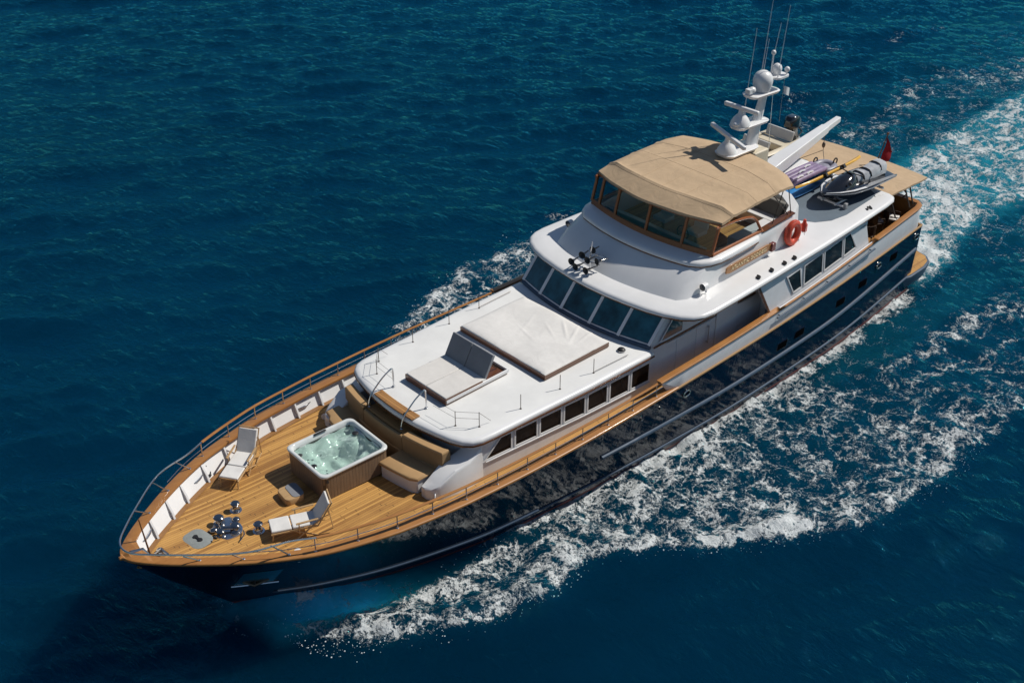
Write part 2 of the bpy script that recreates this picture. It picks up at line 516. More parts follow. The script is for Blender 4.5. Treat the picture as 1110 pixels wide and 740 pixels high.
def tag(o, label=None, cat=None, group=None, kind=None):
    if label: o['label'] = label
    if cat: o['category'] = cat
    if group: o['group'] = group
    if kind: o['kind'] = kind
    return o
def thing(name, label, cat, loc=(0, 0, 0), rz=0., group=None):
    o = bpy.data.objects.new(name, None); C.objects.link(o)
    o.location = loc; o.rotation_euler = (0, 0, rz); o.empty_display_size = .3
    return tag(o, label, cat, group)
def relabel(o, label):
    o['label'] = label; return o
def dup(root, loc, rz, label=None):
    r = root.copy(); C.objects.link(r); r.location = loc; r.rotation_euler = (0, 0, rz)
    if label: r['label'] = label
    for ch in list(root.children):
        c = ch.copy(); C.objects.link(c); c.parent = r
        for g in list(ch.children):
            d = g.copy(); C.objects.link(d); d.parent = c
    return r

class Spl:
    """monotone cubic (Fritsch-Carlson) interpolation"""
    def __init__(s, x, y):
        o = np.argsort(x); s.x = np.array(x, float)[o]; s.y = np.array(y, float)[o]
        h = np.diff(s.x); d = np.diff(s.y) / h
        m = np.zeros(len(s.x)); m[0] = d[0]; m[-1] = d[-1]
        for i in range(1, len(d)):
            m[i] = 0 if d[i - 1] * d[i] <= 0 else 2 * d[i - 1] * d[i] / (d[i - 1] + d[i])
        s.m = m; s.h = h
    def __call__(s, q):
        q = np.clip(np.asarray(q, float), s.x[0], s.x[-1])
        i = np.clip(np.searchsorted(s.x, q) - 1, 0, len(s.h) - 1)
        h = s.h[i]; t = (q - s.x[i]) / h
        r = (2*t**3 - 3*t**2 + 1)*s.y[i] + (t**3 - 2*t**2 + t)*h*s.m[i] + (-2*t**3 + 3*t**2)*s.y[i+1] + (t**3 - t**2)*h*s.m[i+1]
        return float(r) if r.ndim == 0 else r

def offset(loop, d):
    """inset a closed plan loop [(x,y)...] by d"""
    n = len(loop); out = []
    area = sum(loop[i][0] * loop[(i + 1) % n][1] - loop[(i + 1) % n][0] * loop[i][1] for i in range(n))
    sg = 1 if area > 0 else -1
    for i in range(n):
        p, a, b = Vector(loop[i]), Vector(loop[i - 1]), Vector(loop[(i + 1) % n])
        e1 = (p - a).normalized(); e2 = (b - p).normalized()
        n1 = Vector((-e1.y, e1.x)) * sg; n2 = Vector((-e2.y, e2.x)) * sg
        nn = (n1 + n2); nn = nn / max(.35, nn.length_squared / 2)
        out.append((p.x + nn.x * d, p.y + nn.y * d))
    return out
def zz(loop, z): return [(p[0], p[1], z) for p in loop]
def mirror_loop(half):
    """half: port side, front to aft (y>=0). closed loop incl. starboard"""
    L = [tuple(p) for p in half]
    S = [(p[0], -p[1]) for p in reversed(L) if abs(p[1]) > 1e-6]
    return L + S
def rrect(cx, cy, lx, ly, r, n=5):
    P = []
    for (sx, sy, a0) in ((1, 1, 0), (-1, 1, 90), (-1, -1, 180), (1, -1, 270)):
        for i in range(n + 1):
            a = math.radians(a0 + 90 * i / n)
            P.append((cx + sx * (lx / 2 - r) + r * math.cos(a), cy + sy * (ly / 2 - r) + r * math.sin(a)))
    return P
def smooth_path(pts, n=8, closed=False):
    P = [np.array(p, float) for p in pts]; out = []
    L = len(P)
    for i in range(L if closed else L - 1):
        p0 = P[(i - 1) % L] if closed or i > 0 else P[0]; p1 = P[i]; p2 = P[(i + 1) % L]
        p3 = P[(i + 2) % L] if closed or i + 2 < L else P[-1]
        for k in range(n):
            t = k / n
            out.append(tuple(.5 * ((2*p1) + (-p0 + p2)*t + (2*p0 - 5*p1 + 4*p2 - p3)*t*t + (-p0 + 3*p1 - 3*p2 + p3)*t**3)))
    if not closed: out.append(tuple(P[-1]))
    return out

# ================================================================== SEA
def vnoise(x, y, seed=0):
    r = np.random.RandomState(seed); T = r.rand(256, 256)
    xi = np.floor(x).astype(int); yi = np.floor(y).astype(int)
    fx = x - xi; fy = y - yi
    fx = fx * fx * (3 - 2 * fx); fy = fy * fy * (3 - 2 * fy)
    a = T[xi % 256, yi % 256]; b = T[(xi + 1) % 256, yi % 256]
    c = T[xi % 256, (yi + 1) % 256]; d = T[(xi + 1) % 256, (yi + 1) % 256]
    return (a * (1 - fx) + b * fx) * (1 - fy) + (c * (1 - fx) + d * fx) * fy - .5
def fbm(x, y, seed, oct=4):
    s = 0; a = 1.
    for i in range(oct):
        s = s + a * vnoise(x * 2**i + 17.3 * i, y * 2**i + 5.1 * i, seed + i); a *= .55
    return s

HALF_WL = Spl([10.4, 10.0, 9, 8, 6, 4, 3, 0, -4, -8, -13, -19.7], [0, .22, .80, 1.33, 2.12, 2.66, 2.88, 3.2, 3.5, 3.66, 3.6, 3.05])
OUT = Spl([10.8, 10.3, 9.8, 8.64, 7.73, 6.88, 5.62, 3.31, 1.7, .9, -.67, -3.1, -5.3, -7.2, -9.8, -12, -15.6, -25, -60],
          [.6, 2.0, 3.2, 3.95, 4.45, 4.7, 5.4, 5.85, 5.5, 5.9, 7.3, 8.9, 9.9, 10.5, 10.8, 10.75, 10.5, 10.6, 11.5])
INN = Spl([10.4, 9.1, 8.3, 7, 6.5, 5, 4, 2.6, 1, -60], [1.9, 2.35, 2.5, 2.8, 2.9, 3.05, 3.1, 2.9, 2.6, 2.6])
def sstep(a, b, t):
    t = np.clip((t - a) / (b - a), 0, 1); return t * t * (3 - 2 * t)
def ridge(x, y, px, py, w, amp):
    s = Spl(px, py); px = np.sort(px)
    yc = s(x)
    inside = sstep(px[0] - 1.5, px[0] + .5, x) * (1 - sstep(px[-1] - .5, px[-1] + 1.0, x))
    return amp * inside * np.exp(-((y - yc) / w) ** 2)
def sea_fields(X, Y):
    n1 = fbm(X * .35, Y * .35, 3); n2 = fbm(X * .9, Y * .9, 11)
    dens = np.zeros_like(X); air = np.zeros_like(X); lift = np.zeros_like(X)
    for side in (1, -1):
        x = X + .35 * n1 * 2; y = Y * side + .55 * n1 * sstep(6, -4, x)
        yo = OUT(x) + .35 * n2; yi = INN(x); yh = HALF_WL(x)
        alive = sstep(10.75, 10.1, x)
        ins = sstep(yi - .15, yi + .35, y) * (1 - sstep(yo - .25, yo + .25, y)) * alive
        base = np.interp(x, [-40, -25, -18, -12, -7, -3, 2, 5, 8.6, 9.6, 10.3], [.0, .16, .33, .46, .56, .64, .68, .68, .60, .46, .28])
        lanes = np.interp((y - yi) / np.maximum(.4, yo - yi), [0, .25, .5, .75, 1.], [1.12, 1.0, .86, .92, 1.0])
        d = base * ins * lanes
        amp = np.interp(x, [-30, -16, -11, -7, -2, 4, 10.3], [0, .06, .15, .25, .22, .10, .14]) * np.clip(1 + 2.2 * n1, .2, 1.7)
        t = y - yo + .35
        d += alive * amp * np.where(t > 0, np.exp(-(t / .28) ** 2), np.exp(-(t / np.interp(x, [-10, 0, 10], [1.1, .9, .45])) ** 2))
        d = np.maximum(d, ridge(x, y, [-21.5, -19.3, -17, -15, -13.3, -10.3, -7.7, -4], [7.0, 6.35, 5.95, 5.45, 4.95, 4.5, 4.25, 3.9], .85, .62))
        d = np.maximum(d, ridge(x, y, [-24, -20, -14, -9, -3.5], [8.6, 8.1, 7.2, 6.4, 5.2], .6, .46))
        nh = alive * sstep(4.5, 2.5, x) * sstep(-21.5, -19, x) * np.exp(-(np.maximum(0, y - yh) / .55) ** 2)
        d = np.maximum(d, .86 * nh)
        # dark smooth trough between the hull and the diverging crest
        gap = sstep(-9.5, -13, x) * (1 - sstep(1.5, 2.5, np.abs(y - np.interp(x, [-22, -9], [4.9, 4.0])) * 2.2))
        d = d * (1 - .55 * gap * (nh < .4))
        air = np.maximum(air, .16 * gap * sstep(-27, -20, x))
        if side == -1: d = d * .92
        m = (Y * side > 0)
        dens = np.where(m, np.maximum(dens, d), dens)
        # aerated patch thrown off the stem
        pb = np.exp(-((x - 8.4) / 2.3) ** 2) * sstep(yh - .3, yh + .1, y) * (1 - sstep(yi - .1, yi + .7, y))
        air = np.where(m, np.maximum(air, (1.75 if side == 1 else 1.0) * pb * sstep(11.0, 10.2, x)), air)
        air = np.where(m, np.maximum(air, .06 * ins * sstep(10.5, 8, x)), air)
        dens = np.where(m, np.maximum(dens, .50 * pb * (1 + 1.7 * n2)), dens)
        lift = np.where(m, lift + alive * (.26 * np.exp(-((y - yo + .6) / .75) ** 2) * np.interp(x, [-30, -12, 0, 8, 10.5], [.05, .4, .9, 1.3, .7])
                       + .30 * np.exp(-(np.maximum(0, y - yh) / .6) ** 2) * np.exp(-((x - 9.5) / 1.6) ** 2)), lift)
    # propeller wash
    lo = np.interp(X, [-60, -31, -24, -19.7], [3.2, 2.1, 2.4, 2.6]); hi = np.interp(X, [-60, -44, -33, -19.7], [-5.2, -4.9, -4.5, -3.0])
    w = 1.0 + .9 * n1
    core = sstep(hi - .8, hi + w * .8, Y + .7 * n1) * (1 - sstep(lo - w, lo + .7, Y + .7 * n1)) * sstep(-19.4, -20.3, X)
    dens = np.maximum(dens, core * np.interp(X, [-60, -40, -28, -21], [.58, .64, .74, .92]) + core * .25 * n2)
    air = np.maximum(air, core * .95)
    skirt = sstep(hi - 9, hi - 1, Y + 2 * n1) * (1 - sstep(lo + .5, lo + 8, Y)) * sstep(-19, -30, X)
    dens = np.maximum(dens, skirt * (.27 + .30 * n1)); air = np.maximum(air, skirt * .16)
    # old outer wake flecks on the far side
    dens = np.maximum(dens, ridge(X, Y, [-58, -48, -43, -41, -38, -32, -24], [-6, -7.2, -8.7, -9.4, -8.4, -7.6, -8.6], 1.3, .42))
    for (cx, cy, rx, ry, a) in ((-42.5, -16.4, 1.3, .8, .42), (-46.8, -14.7, 1.5, .5, .36), (-50.2, -13.9, 1.1, .5, .34), (-27.1, -14.8, .7, .3, .34), (-33.2, -12.7, 1.6, .8, .36), (-14.3, -11.5, .9, .5, .45), (-31, -10.3, 2.2, .9, .36), (-37, -19.5, .8, .3, .3)):
        dens = np.maximum(dens, a * np.exp(-((X - cx) / rx) ** 2 - ((Y - cy) / ry) ** 2))
    lift += core * .10
    return np.clip(dens, 0, 1.25), np.clip(air, 0, 2), lift

def axis_coords(segs, far):
    out = []
    for a, b, d in segs:
        out += list(np.arange(a, b - d * .5, d))
    out.append(segs[-1][1])
    lo, hi = [], []
    d = segs[0][2]; p = segs[0][0]
    while p > -far: d *= 1.28; p -= d; lo.append(p)
    d = segs[-1][2]; p = segs[-1][1]
    while p < far: d *= 1.28; p += d; hi.append(p)
    return np.array(lo[::-1] + out + hi)
gx = axis_coords([(-66, -48, .3), (-48, -22, .2), (-22, 19, .13)], 6000)
gy = axis_coords([(-66, -34, .32), (-34, -14, .22), (-14, 18.5, .13)], 6000)
GX, GY = np.meshgrid(gx, gy, indexing='ij')
near = ((GX > -70) & (GX < 26) & (GY > -70) & (GY < 26)).astype(float)
rs = np.random.RandomState(5)
H = np.zeros_like(GX); DX = np.zeros_like(GX); DY = np.zeros_like(GX)
for i in range(70):
    lam = .6 * (7.5 / .6) ** rs.rand()
    th = -2.319 + math.pi + rs.normal(0, .52)
    kx, ky = math.cos(th) * 2 * math.pi / lam, math.sin(th) * 2 * math.pi / lam
    a = .0050 * lam ** .66 * (.5 + rs.rand())
    ph = kx * GX + ky * GY + rs.rand() * 6.28
    H += a * np.cos(ph); DX -= .75 * a * math.cos(th) * np.sin(ph); DY -= .75 * a * math.sin(th) * np.sin(ph)
DENS, AIR, LIFT = sea_fields(GX, GY)
DENS *= near; AIR *= near; LIFT *= near
gust = .75 + .9 * fbm(GX * .05, GY * .05, 40, 3)
H = H * near * np.clip(gust, .35, 1.5) + LIFT
churn = fbm(GX * 1.3, GY * 1.3, 21, 3) * .36 + fbm(GX * 3.1, GY * 3.1, 31, 2) * .10
H += churn * np.clip(DENS, 0, 1) * near
nx, ny = GX.shape
V = np.stack([GX + DX * near, GY + DY * near, H], -1).reshape(-1, 3)
I = np.arange(nx * ny).reshape(nx, ny)
Q = np.stack([I[:-1, :-1], I[1:, :-1], I[1:, 1:], I[:-1, 1:]], -1).reshape(-1, 4)
me = bpy.data.meshes.new('sea')
me.vertices.add(len(V)); me.vertices.foreach_set('co', V.astype(np.float32).ravel())
me.loops.add(len(Q) * 4); me.loops.foreach_set('vertex_index', Q.astype(np.int32).ravel())
me.polygons.add(len(Q)); me.polygons.foreach_set('loop_start', (np.arange(len(Q)) * 4).astype(np.int32))
me.polygons.foreach_set('use_smooth', np.ones(len(Q), bool))
for nm, arr in (('foam', DENS), ('air', AIR)):
    a = me.attributes.new(nm, 'FLOAT', 'POINT'); a.data.foreach_set('value', arr.astype(np.float32).ravel())
me.update(); me.validate()
me.materials.append(M['sea'])
sea = bpy.data.objects.new('sea', me); C.objects.link(sea); tag(sea, kind='structure')

b = MB()
rs2 = np.random.RandomState(11)
for i in range(1500):
    if i < 1000:
        x = 10.2 - 22 * rs2.rand() ** 1.3; sd = 1 if rs2.rand() < .75 else -1
        y = OUT(x) + .35 * abs(rs2.randn()) - .25
    elif i < 1250:
        x = 10.1 - 8 * rs2.rand(); sd = 1 if rs2.rand() < .7 else -1; y = HALF_WL(x) + .3 + (OUT(x) - HALF_WL(x)) * rs2.rand()
    else:
        x = -20.5 - 18 * rs2.rand(); sd = 1; y = -6 + 9 * rs2.rand()
    z = .10 + .30 * rs2.rand() ** 2; r = .008 + .022 * rs2.rand() ** 3
    b.add([(x + r, sd * y, z), (x - r, sd * y, z), (x, sd * y + r, z), (x, sd * y - r, z), (x, sd * y, z + r), (x, sd * y, z - r)],
          [(0, 2, 4), (2, 1, 4), (1, 3, 4), (3, 0, 4), (2, 0, 5), (1, 2, 5), (3, 1, 5), (0, 3, 5)])
spray = b.build('spray', 'foam_drop'); tag(spray, kind='stuff')

# ================================================================== YACHT
yacht = thing('motor_yacht', 'long motor yacht with navy hull, white superstructure, teak foredeck and tan canopies under way', 'yacht')

XS = -19.7                                                  # transom
YC = Spl([13.5, 13.42, 13.2, 12.7, 12, 11, 10, 9.2, 8.1, 7.1, 6, 4.8, 2, 0, -3, -8, -12, -16, -19.7],
         [0, .20, .47, .93, 1.46, 2.14, 2.70, 3.06, 3.40, 3.64, 3.79, 3.92, 4.06, 4.09, 4.06, 3.95, 3.78, 3.50, 3.17])
ZC = Spl([13.5, 12, 11, 10, 9, 7, 5, 2, -3, -8, -13, -19.7], [3.67, 3.48, 3.37, 3.28, 3.21, 3.13, 3.06, 3.0, 2.95, 2.95, 2.98, 3.03])
XST = Spl([-.9, 0, .55, 1.2, 1.81, 2.44, 3.1, 3.67], [9.8, 10.4, 10.88, 11.45, 12.0, 12.55, 13.06, 13.5])
def deck_z(x): return ZC(x) - .50
def hull_pt(s, v, zt=None, z0=-.8):
    xc = XS + (13.5 - XS) * s
    zc = ZC(xc) if zt is None else zt
    z = z0 + (zc - z0) * v
    x = XS + (XST(min(z, 3.67)) - XS) * s
    yw = HALF_WL(XS + (10.4 - XS) * s); yc = YC(xc)
    t = max(0., z) / zc
    p = 1.0 + .07 * max(0, min(1, (s - .62) / .3))
    y = yw + (yc - yw) * t ** p
    if z < 0: y = yw * (1 + .35 * z)
    return x, y, z
def hull_y(x, z):
    lo, hi = 0., 1.
    for _ in range(40):
        m = (lo + hi) / 2
        xc = XS + (13.5 - XS) * m
        v = (z + .8) / (ZC(xc) + .8)
        if hull_pt(m, v)[0] < x: lo = m
        else: hi = m
    return hull_pt(m, (z + .8) / (ZC(XS + (13.5 - XS) * m) + .8))[1]
ss = np.concatenate([np.linspace(0, .70, 48), .70 + .30 * (1 - (1 - np.linspace(0, 1, 36)[1:]) ** 1.6)])
vs = [0, .12, .215, .245, .30, .40, .5, .6, .7, .8, .9, .96, 1.]
b = MB()
for side in (1, -1):
    loops = []
    for v in vs:
        loops.append([(p[0], p[1] * side, p[2]) for p in (hull_pt(s, v) for s in ss)])
    mis = [1 if v < .22 else 0 for v in vs[:-1]]
    b.loft(loops, closed=False, mis=mis)
tr = [hull_pt(0, v) for v in vs]
b.add([(p[0], p[1], p[2]) for p in tr] + [(p[0], -p[1], p[2]) for p in tr],
      [(i, i + 1, len(tr) + i + 1, len(tr) + i) for i in range(len(tr) - 1)], 0)
hull = b.build('hull', ['navy', 'antifoul'], yacht)

def strip_on_hull(name, xs, zf, h, proud, mat, sides=(1, -1), r=None):
    b = MB()
    for sd in sides:
        loops = []
        for x in xs:
            z = zf(x); y1 = hull_y(x, z - h / 2); y2 = hull_y(x, z + h / 2)
            loops.append([(x, sd * (y1 - .02), z - h / 2 - .01), (x, sd * (y1 + proud * .8), z - h * .35), (x, sd * ((y1 + y2) / 2 + proud), z), (x, sd * (y2 + proud * .7), z + h * .35), (x, sd * (y2 - .02), z + h / 2 + .01)])
        b.loft(loops)
    return b.build(name, mat, hull, sharp=60)
CH = Spl([10, 8.9, 6, 4, 0, -4, -10, -15, -19.7], [.62, .60, .56, .50, .42, .36, .42, .55, .80])
strip_on_hull('spray_rail', list(np.linspace(9.7, -19.6, 60)), CH, .09, .055, 'boot')
strip_on_hull('boot_line', list(np.linspace(9.6, 1.5, 40)), lambda x: CH(x) + .075, .035, .05, 'white')
ST = Spl([0, -4, -8, -12, -18, -19.7], [1.66, 1.52, 1.44, 1.48, 1.86, 2.0])
strip_on_hull('rub_strake', list(np.linspace(-.75, -19.6, 44)), ST, .16, .08, 'boot')
# thin boot line above the antifouling
for (px_, pz_) in ((-9.95, 1.92), (-11.0, 1.96), (-13.65, 2.14), (-15.2, 2.28), (-17.5, 2.50)):
    for sd in (1, -1):
        y = hull_y(px_, pz_); y2 = hull_y(px_, pz_ + .2)
        b = MB()
        lp = [(px_ + dx, sd * (y + (y2 - y) * dz / .2 + .012), pz_ + dz) for dx, dz in rrect(0, 0, .62, .36, .05, 3)]
        ip = [(px_ + dx, sd * (y + (y2 - y) * dz / .2 + .02), pz_ + dz) for dx, dz in rrect(0, 0, .56, .30, .04, 3)]
        b.loft([[(p[0], p[1] - sd * .04, p[2]) for p in lp], lp, ip], mis=[1, 1, 0])
        b.build('porthole', ['matt_black', 'navy'], hull)
for (px_, pz_) in ((-4.5, 2.48), (-16.3, 2.62), (-19.35, 2.66)):
    for sd in (1, -1):
        y = hull_y(px_, pz_)
        b = MB()
        b.tube([(px_ + .17 * math.cos(a) , sd * (y + .03), pz_ + .11 * math.sin(a)) for a in np.linspace(0, 2 * math.pi, 17)[:-1]], .035, 6, closed=True)
        b.build('fairlead', 'chrome', hull)
for px_, pz_ in ((-3.2, 2.5), (-2.3, 2.5)):
    b = MB(); y = hull_y(px_, pz_); b.lathe([(.001, 0), (.05, 0), (.05, .05), (.001, .06)], 10, o=(px_, y, pz_), mat=Matrix.Rotation(-math.pi / 2, 3, 'X'))
    b.build('hull_drain', 'chrome', hull)
# polished anchor pocket plate on the port bow, with the anchor in it
for sd in (1, -1):
    b = MB(); g = []
    for z in (1.55, 1.85, 2.15, 2.45):
        g.append([(x, sd * (hull_y(x, z) + .012), z) for x in (9.95, 10.25, 10.55, 10.85)])
    b.loft(g, closed=False)
    b.tube([(x, sd * (hull_y(x, 1.5) + .03), 1.5) for x in (9.8, 10.2, 10.6, 10.9)], .03, 6)
    b.build('anchor_pocket', 'steel', hull)
for sd in (1, -1):
    b = MB()
    y = hull_y(10.4, 2.0)
    b.tube([(10.4, sd * (y + .06), 2.42), (10.4, sd * (hull_y(10.4, 1.5) + .09), 1.55)], .045, 8)
    b.tube([(10.1, sd * (hull_y(10.1, 1.7) + .06), 1.75), (10.4, sd * (hull_y(10.4, 1.5) + .10), 1.52), (10.7, sd * (hull_y(10.7, 1.7) + .06), 1.75)], [.02, .055, .02], 8)
    b.build('anchor', 'dark_metal', hull)

def deck_w(x):
    z = deck_z(x)
    return max(.0, min(YC(x) - (.42 if x > -3.9 else .16), hull_y(x, z) - .07))
# ---------------------------------------------------------------- decks
xs_deck = list(np.concatenate([np.linspace(-19.5, 9, 60), np.linspace(9.3, 13.15, 26)]))
b = MB()
loops = []
for x in xs_deck:
    w = max(.02, deck_w(x) + .02); z = deck_z(x)
    loops.append([(x, -w, z), (x, -w * .5, z + .018), (x, 0, z + .025), (x, w * .5, z + .018), (x, w, z)])
b.loft(loops, closed=False)
deck = b.build('main_deck', 'teak', yacht)
b = MB()
for sd in (1, -1):
    g = []
    for x in np.linspace(-3.8, 12.9, 70):
        w = deck_w(x); z = deck_z(x) + .026
        g.append([(x, sd * max(.01, w - .17), z), (x, sd * max(.02, w + .02), z - .004)])
    b.loft(g, closed=False)
b.build('margin_plank', 'margin', deck)

# bulwark lining (white, leaning inboard) with its frames
bul = None
b = MB()
for sd in (1, -1):
    g = []
    for x in np.linspace(-3.9, 13.1, 80):
        w = YC(x); zt = ZC(x); zd = deck_z(x)
        g.append([(x, sd * max(.01, min(w - .17, hull_y(x, zt - .03) - .05)), zt - .005), (x, sd * max(.005, min(w - .28, hull_y(x, zt - .25) - .06)), zt - .24), (x, sd * max(.0, deck_w(x)), zd - .01)])
    b.loft(g, closed=False)
bul = b.build('bulwark', 'white', yacht)
for sd in (1, -1):
    for x in [12.05, 11.25] + [10.55 - .98 * i for i in range(15)]:
        if x < -3.6: continue
        w = YC(x); zt = ZC(x) - .02; zd = deck_z(x)
        b = MB()
        sl = (YC(x - .2) - YC(x + .2)) / .4
        tri = [(x, sd * (w - .14), zt), (x, sd * (w - .30), zt), (x, sd * (deck_w(x) - .02), zd + .22), (x, sd * (deck_w(x) - .10), zd + .03), (x, sd * (deck_w(x) + .02), zd + .03)]
        b.prism(tri, (.055, 0, 0))
        b.build('bulwark_frame', 'white', bul)
# cleats and fairleads let into the lining
for sd in (1, -1):
    for (x, dz) in ((12.35, .24), (5.35, .22), (9.9, .2)):
        w = (YC(x) - .17 + deck_w(x)) / 2; z = deck_z(x) + dz
        tx = Vector((1, -sd * (YC(x - .3) - YC(x + .3)) / .6 * -1, 0)); tx = Vector((1, sd * (YC(x + .2) - YC(x - .2)) / .4, 0)).normalized()
        b = MB()
        c0 = Vector((x, sd * (w - .02), z))
        b.tube([tuple(c0 - tx * .28 + Vector((0, 0, .02))), tuple(c0 - tx * .1 + Vector((0, -sd * .06, .03))), tuple(c0 + tx * .1 + Vector((0, -sd * .06, .03))), tuple(c0 + tx * .28 + Vector((0, 0, .02)))], [.012, .035, .035, .012], 8)
        b.tube([tuple(c0 - tx * .08), tuple(c0 - tx * .08 + Vector((0, -sd * .07, .03)))], .025, 6)
        b.tube([tuple(c0 + tx * .08), tuple(c0 + tx * .08 + Vector((0, -sd * .07, .03)))], .025, 6)
        b.build('mooring_cleat', 'steel', bul)

# varnished cap rail running round the bow
b = MB()
g = []
half = [13.56] + list(13.5 - (np.linspace(.02, 1, 40) ** 1.5) * 4.5) + list(np.linspace(8.8, -3.95, 40))
def cap_pts(sd):
    r = []
    for x in half:
        xx = min(x, 13.5); y = YC(xx) + .035; z = ZC(xx)
        wid = .36
        yi = max(0., y - wid - (.25 * max(0, (xx - 12.6))))
        if xx > 12.95: yi = 0.
        r.append((x, sd * y, sd * yi, z))
    return r
for sd in (1, -1):
    g = []
    for x, y, yi, z in cap_pts(sd):
        g.append([(x, yi, z + .005), (x, y - sd * .01, z - .025), (x, y + sd * .012, z + .01), (x, y, z + .05), (x, y - sd * .03 if abs(y) > .05 else y, z + .066), (x, yi, z + .068)])
    b.loft(g, closed=True)
cap = b.build('cap_rail', 'varnish', yacht, sharp=50)
b = MB()
for sd in (1, -1):
    g = []
    for x in np.linspace(-3.9, -19.68, 50):
        y = YC(x); z = ZC(x)
        g.append([(x, sd * (y - .03), z - .03), (x, sd * (y + .035), z - .02), (x, sd * (y + .04), z + .03), (x, sd * (y - .03), z + .04)])
    b.loft(g)
b.span((XS - .04, -3.18, 3.0), (XS + .02, 3.18, 3.07))
b.build('sheer_strip', 'tan_line', yacht)

# ---------------------------------------------------------------- raised white bulwark aft, teak capped
TOPB = Spl([-3.2, -6, -9, -12, -15.5, -19.7], [3.50, 3.51, 3.56, 3.66, 3.80, 3.92])
def yb(x): return YC(x) - .02
b = MB()
for sd in (1, -1):
    g = []
    xb_ = [-3.55] + list(np.linspace(-4.3, -19.2, 46)) + [-19.45, -19.62, -19.7]
    for i, x in enumerate(xb_):
        xt = x if i else -3.15
        rnd = {len(xb_) - 3: .04, len(xb_) - 2: .16, len(xb_) - 1: .35}.get(i, 0)
        zt = TOPB(xt) ; zbm = ZC(x) + .035
        xb0 = -3.95 if i == 0 else x
        yy = yb(x) - rnd
        g.append([(xb0, sd * (yy - .0), zbm), (xt, sd * (yy - .035), zt), (xt, sd * (yy - .14), zt), (xb0, sd * (yy - .16), zbm - .5)])
    b.loft(g)
b.span((XS + .0, -2.84, 3.07), (XS + .13, 2.84, 3.92))
bw = b.build('aft_bulwark', 'shade_white', yacht)
b = MB()
for sd in (1, -1):
    g = []
    for xs_, win in ((list(np.linspace(-3.1, -9.5, 24)), .20), (list(np.linspace(-9.5, -15.75, 20)), .04), (list(np.linspace(-15.75, -19.2, 14)) + [-19.5, -19.68, -19.76], .20)):
        g = []
        for x in xs_:
            rnd = .06 if -19.6 < x < -19.3 else (.2 if -19.7 < x <= -19.6 else (.36 if x <= -19.7 else 0))
            y = yb(x) - rnd; z = TOPB(x)
            g.append([(x, sd * (y - win), z), (x, sd * (y + .02), z), (x, sd * (y + .02), z + .045), (x, sd * (y - .02), z + .06), (x, sd * (y - win), z + .06)])
        b.loft(g)
b.span((XS - .07, -2.84, 3.92), (XS + .17, 2.84, 3.978))
b.build('bulwark_cap', 'varnish', bw)
b = MB()   # varnished inside of the cockpit bulwark
for sd in (1, -1):
    g = []
    for x in np.linspace(-15.7, -19.5, 14):
        y = yb(x) - .175
        g.append([(x, sd * y, TOPB(x) - .01), (x, sd * (y - .02), deck_z(x))])
    b.loft(g, closed=False)
b.span((XS + .135, -2.8, 2.5), (XS + .15, 2.8, 3.9))
b.build('bulwark_lining', 'varnish', bw)

# ---------------------------------------------------------------- guard rail: wood handrail, wire, stanchions
xr = [9.4 - 1.13 * i for i in range(12)]
b = MB()
for sd in (1, -1):
    pth = [(x, sd * (YC(x) - .13), ZC(x) + .53) for x in list(np.linspace(9.35, -3.3, 40))]
    b.tube(pth, .047, 8, flat=.7)
b.build('hand_rail', 'varnish', yacht)
b = MB()
for sd in (1, -1):
    b.tube([(x, sd * (YC(x) - .12), ZC(x) + .30) for x in np.linspace(9.4, -3.3, 40)], .011, 5)
b.build('rail_wire', 'steel', yacht)
for sd in (1, -1):
    for x in xr:
        b = MB(); y = sd * (YC(x) - .13); z = ZC(x)
        b.tube([(x, y, z + .06), (x, y, z + .50)], .018, 6)
        b.lathe([(.04, .06), (.04, .075), (.02, .085)], 8, o=(x, y, z))
        b.build('stanchion', 'steel', yacht)
# steel bow pulpit
pp = [(9.35, 3.0 - .13 + .02, 3.76), (10.0, YC(10.0) - .13, 3.82), (10.85, 2.42 - .08, 3.87), (11.5, 1.97, 3.90), (12.4, 1.23, 3.93), (13.0, .68, 3.95), (13.32, .33, 3.95), (13.42, 0, 3.95)]
pp[0] = (9.35, YC(9.35) - .13, ZC(9.35) + .53)
full = pp + [(p[0], -p[1], p[2]) for p in reversed(pp[:-1])]
b = MB(); b.tube(smooth_path(full, 6), .026, 8)
for sd in (1, -1):
    lw = [(9.4, sd * (YC(9.4) - .12), ZC(9.4) + .3), (10.2, sd * (YC(10.2) - .10), 3.60), (11.0, sd * (YC(11.) - .13), 3.68)]
    b.tube(smooth_path(lw, 5), .011, 5)
pul = b.build('pulpit', 'steel', yacht)
for sd in (1, -1):
    for xb0, xt0 in ((10.02, 10.48), (11.05, 11.42), (11.98, 12.38)):
        yt = float(np.interp(xt0, [10, 10.85, 11.5, 12.4], [YC(10.) - .13, 2.34, 1.97, 1.23]))
        b = MB(); b.tube([(xb0, sd * (YC(xb0) - .17), ZC(xb0) + .06), (xt0, sd * yt, 3.885)], .019, 6)
        b.lathe([(.045, .06), (.045, .075), (.02, .09)], 8, o=(xb0, sd * (YC(xb0) - .17), ZC(xb0)))
        b.build('pulpit_stanchion', 'steel', pul)
# bow roller, jack staff and fairlead at the stem
b = MB()
b.tube([(12.6, -.28, deck_z(12.6)), (12.72, -.30, 4.35)], [.03, .018], 8)
b.build('jack_staff', 'wood_dark', yacht)
b = MB()
b.tube([(12.55, -.02, 3.28), (12.45, .14, 3.45), (12.35, .26, 3.28)], .05, 8)
b.tube([(12.7, .10, 3.2), (12.9, .0, 3.62), (13.25, 0, 3.72)], .06, 8)
b.ball((12.42, -.02, 3.25), .12, 10)
b.build('bow_roller', 'chrome', yacht)

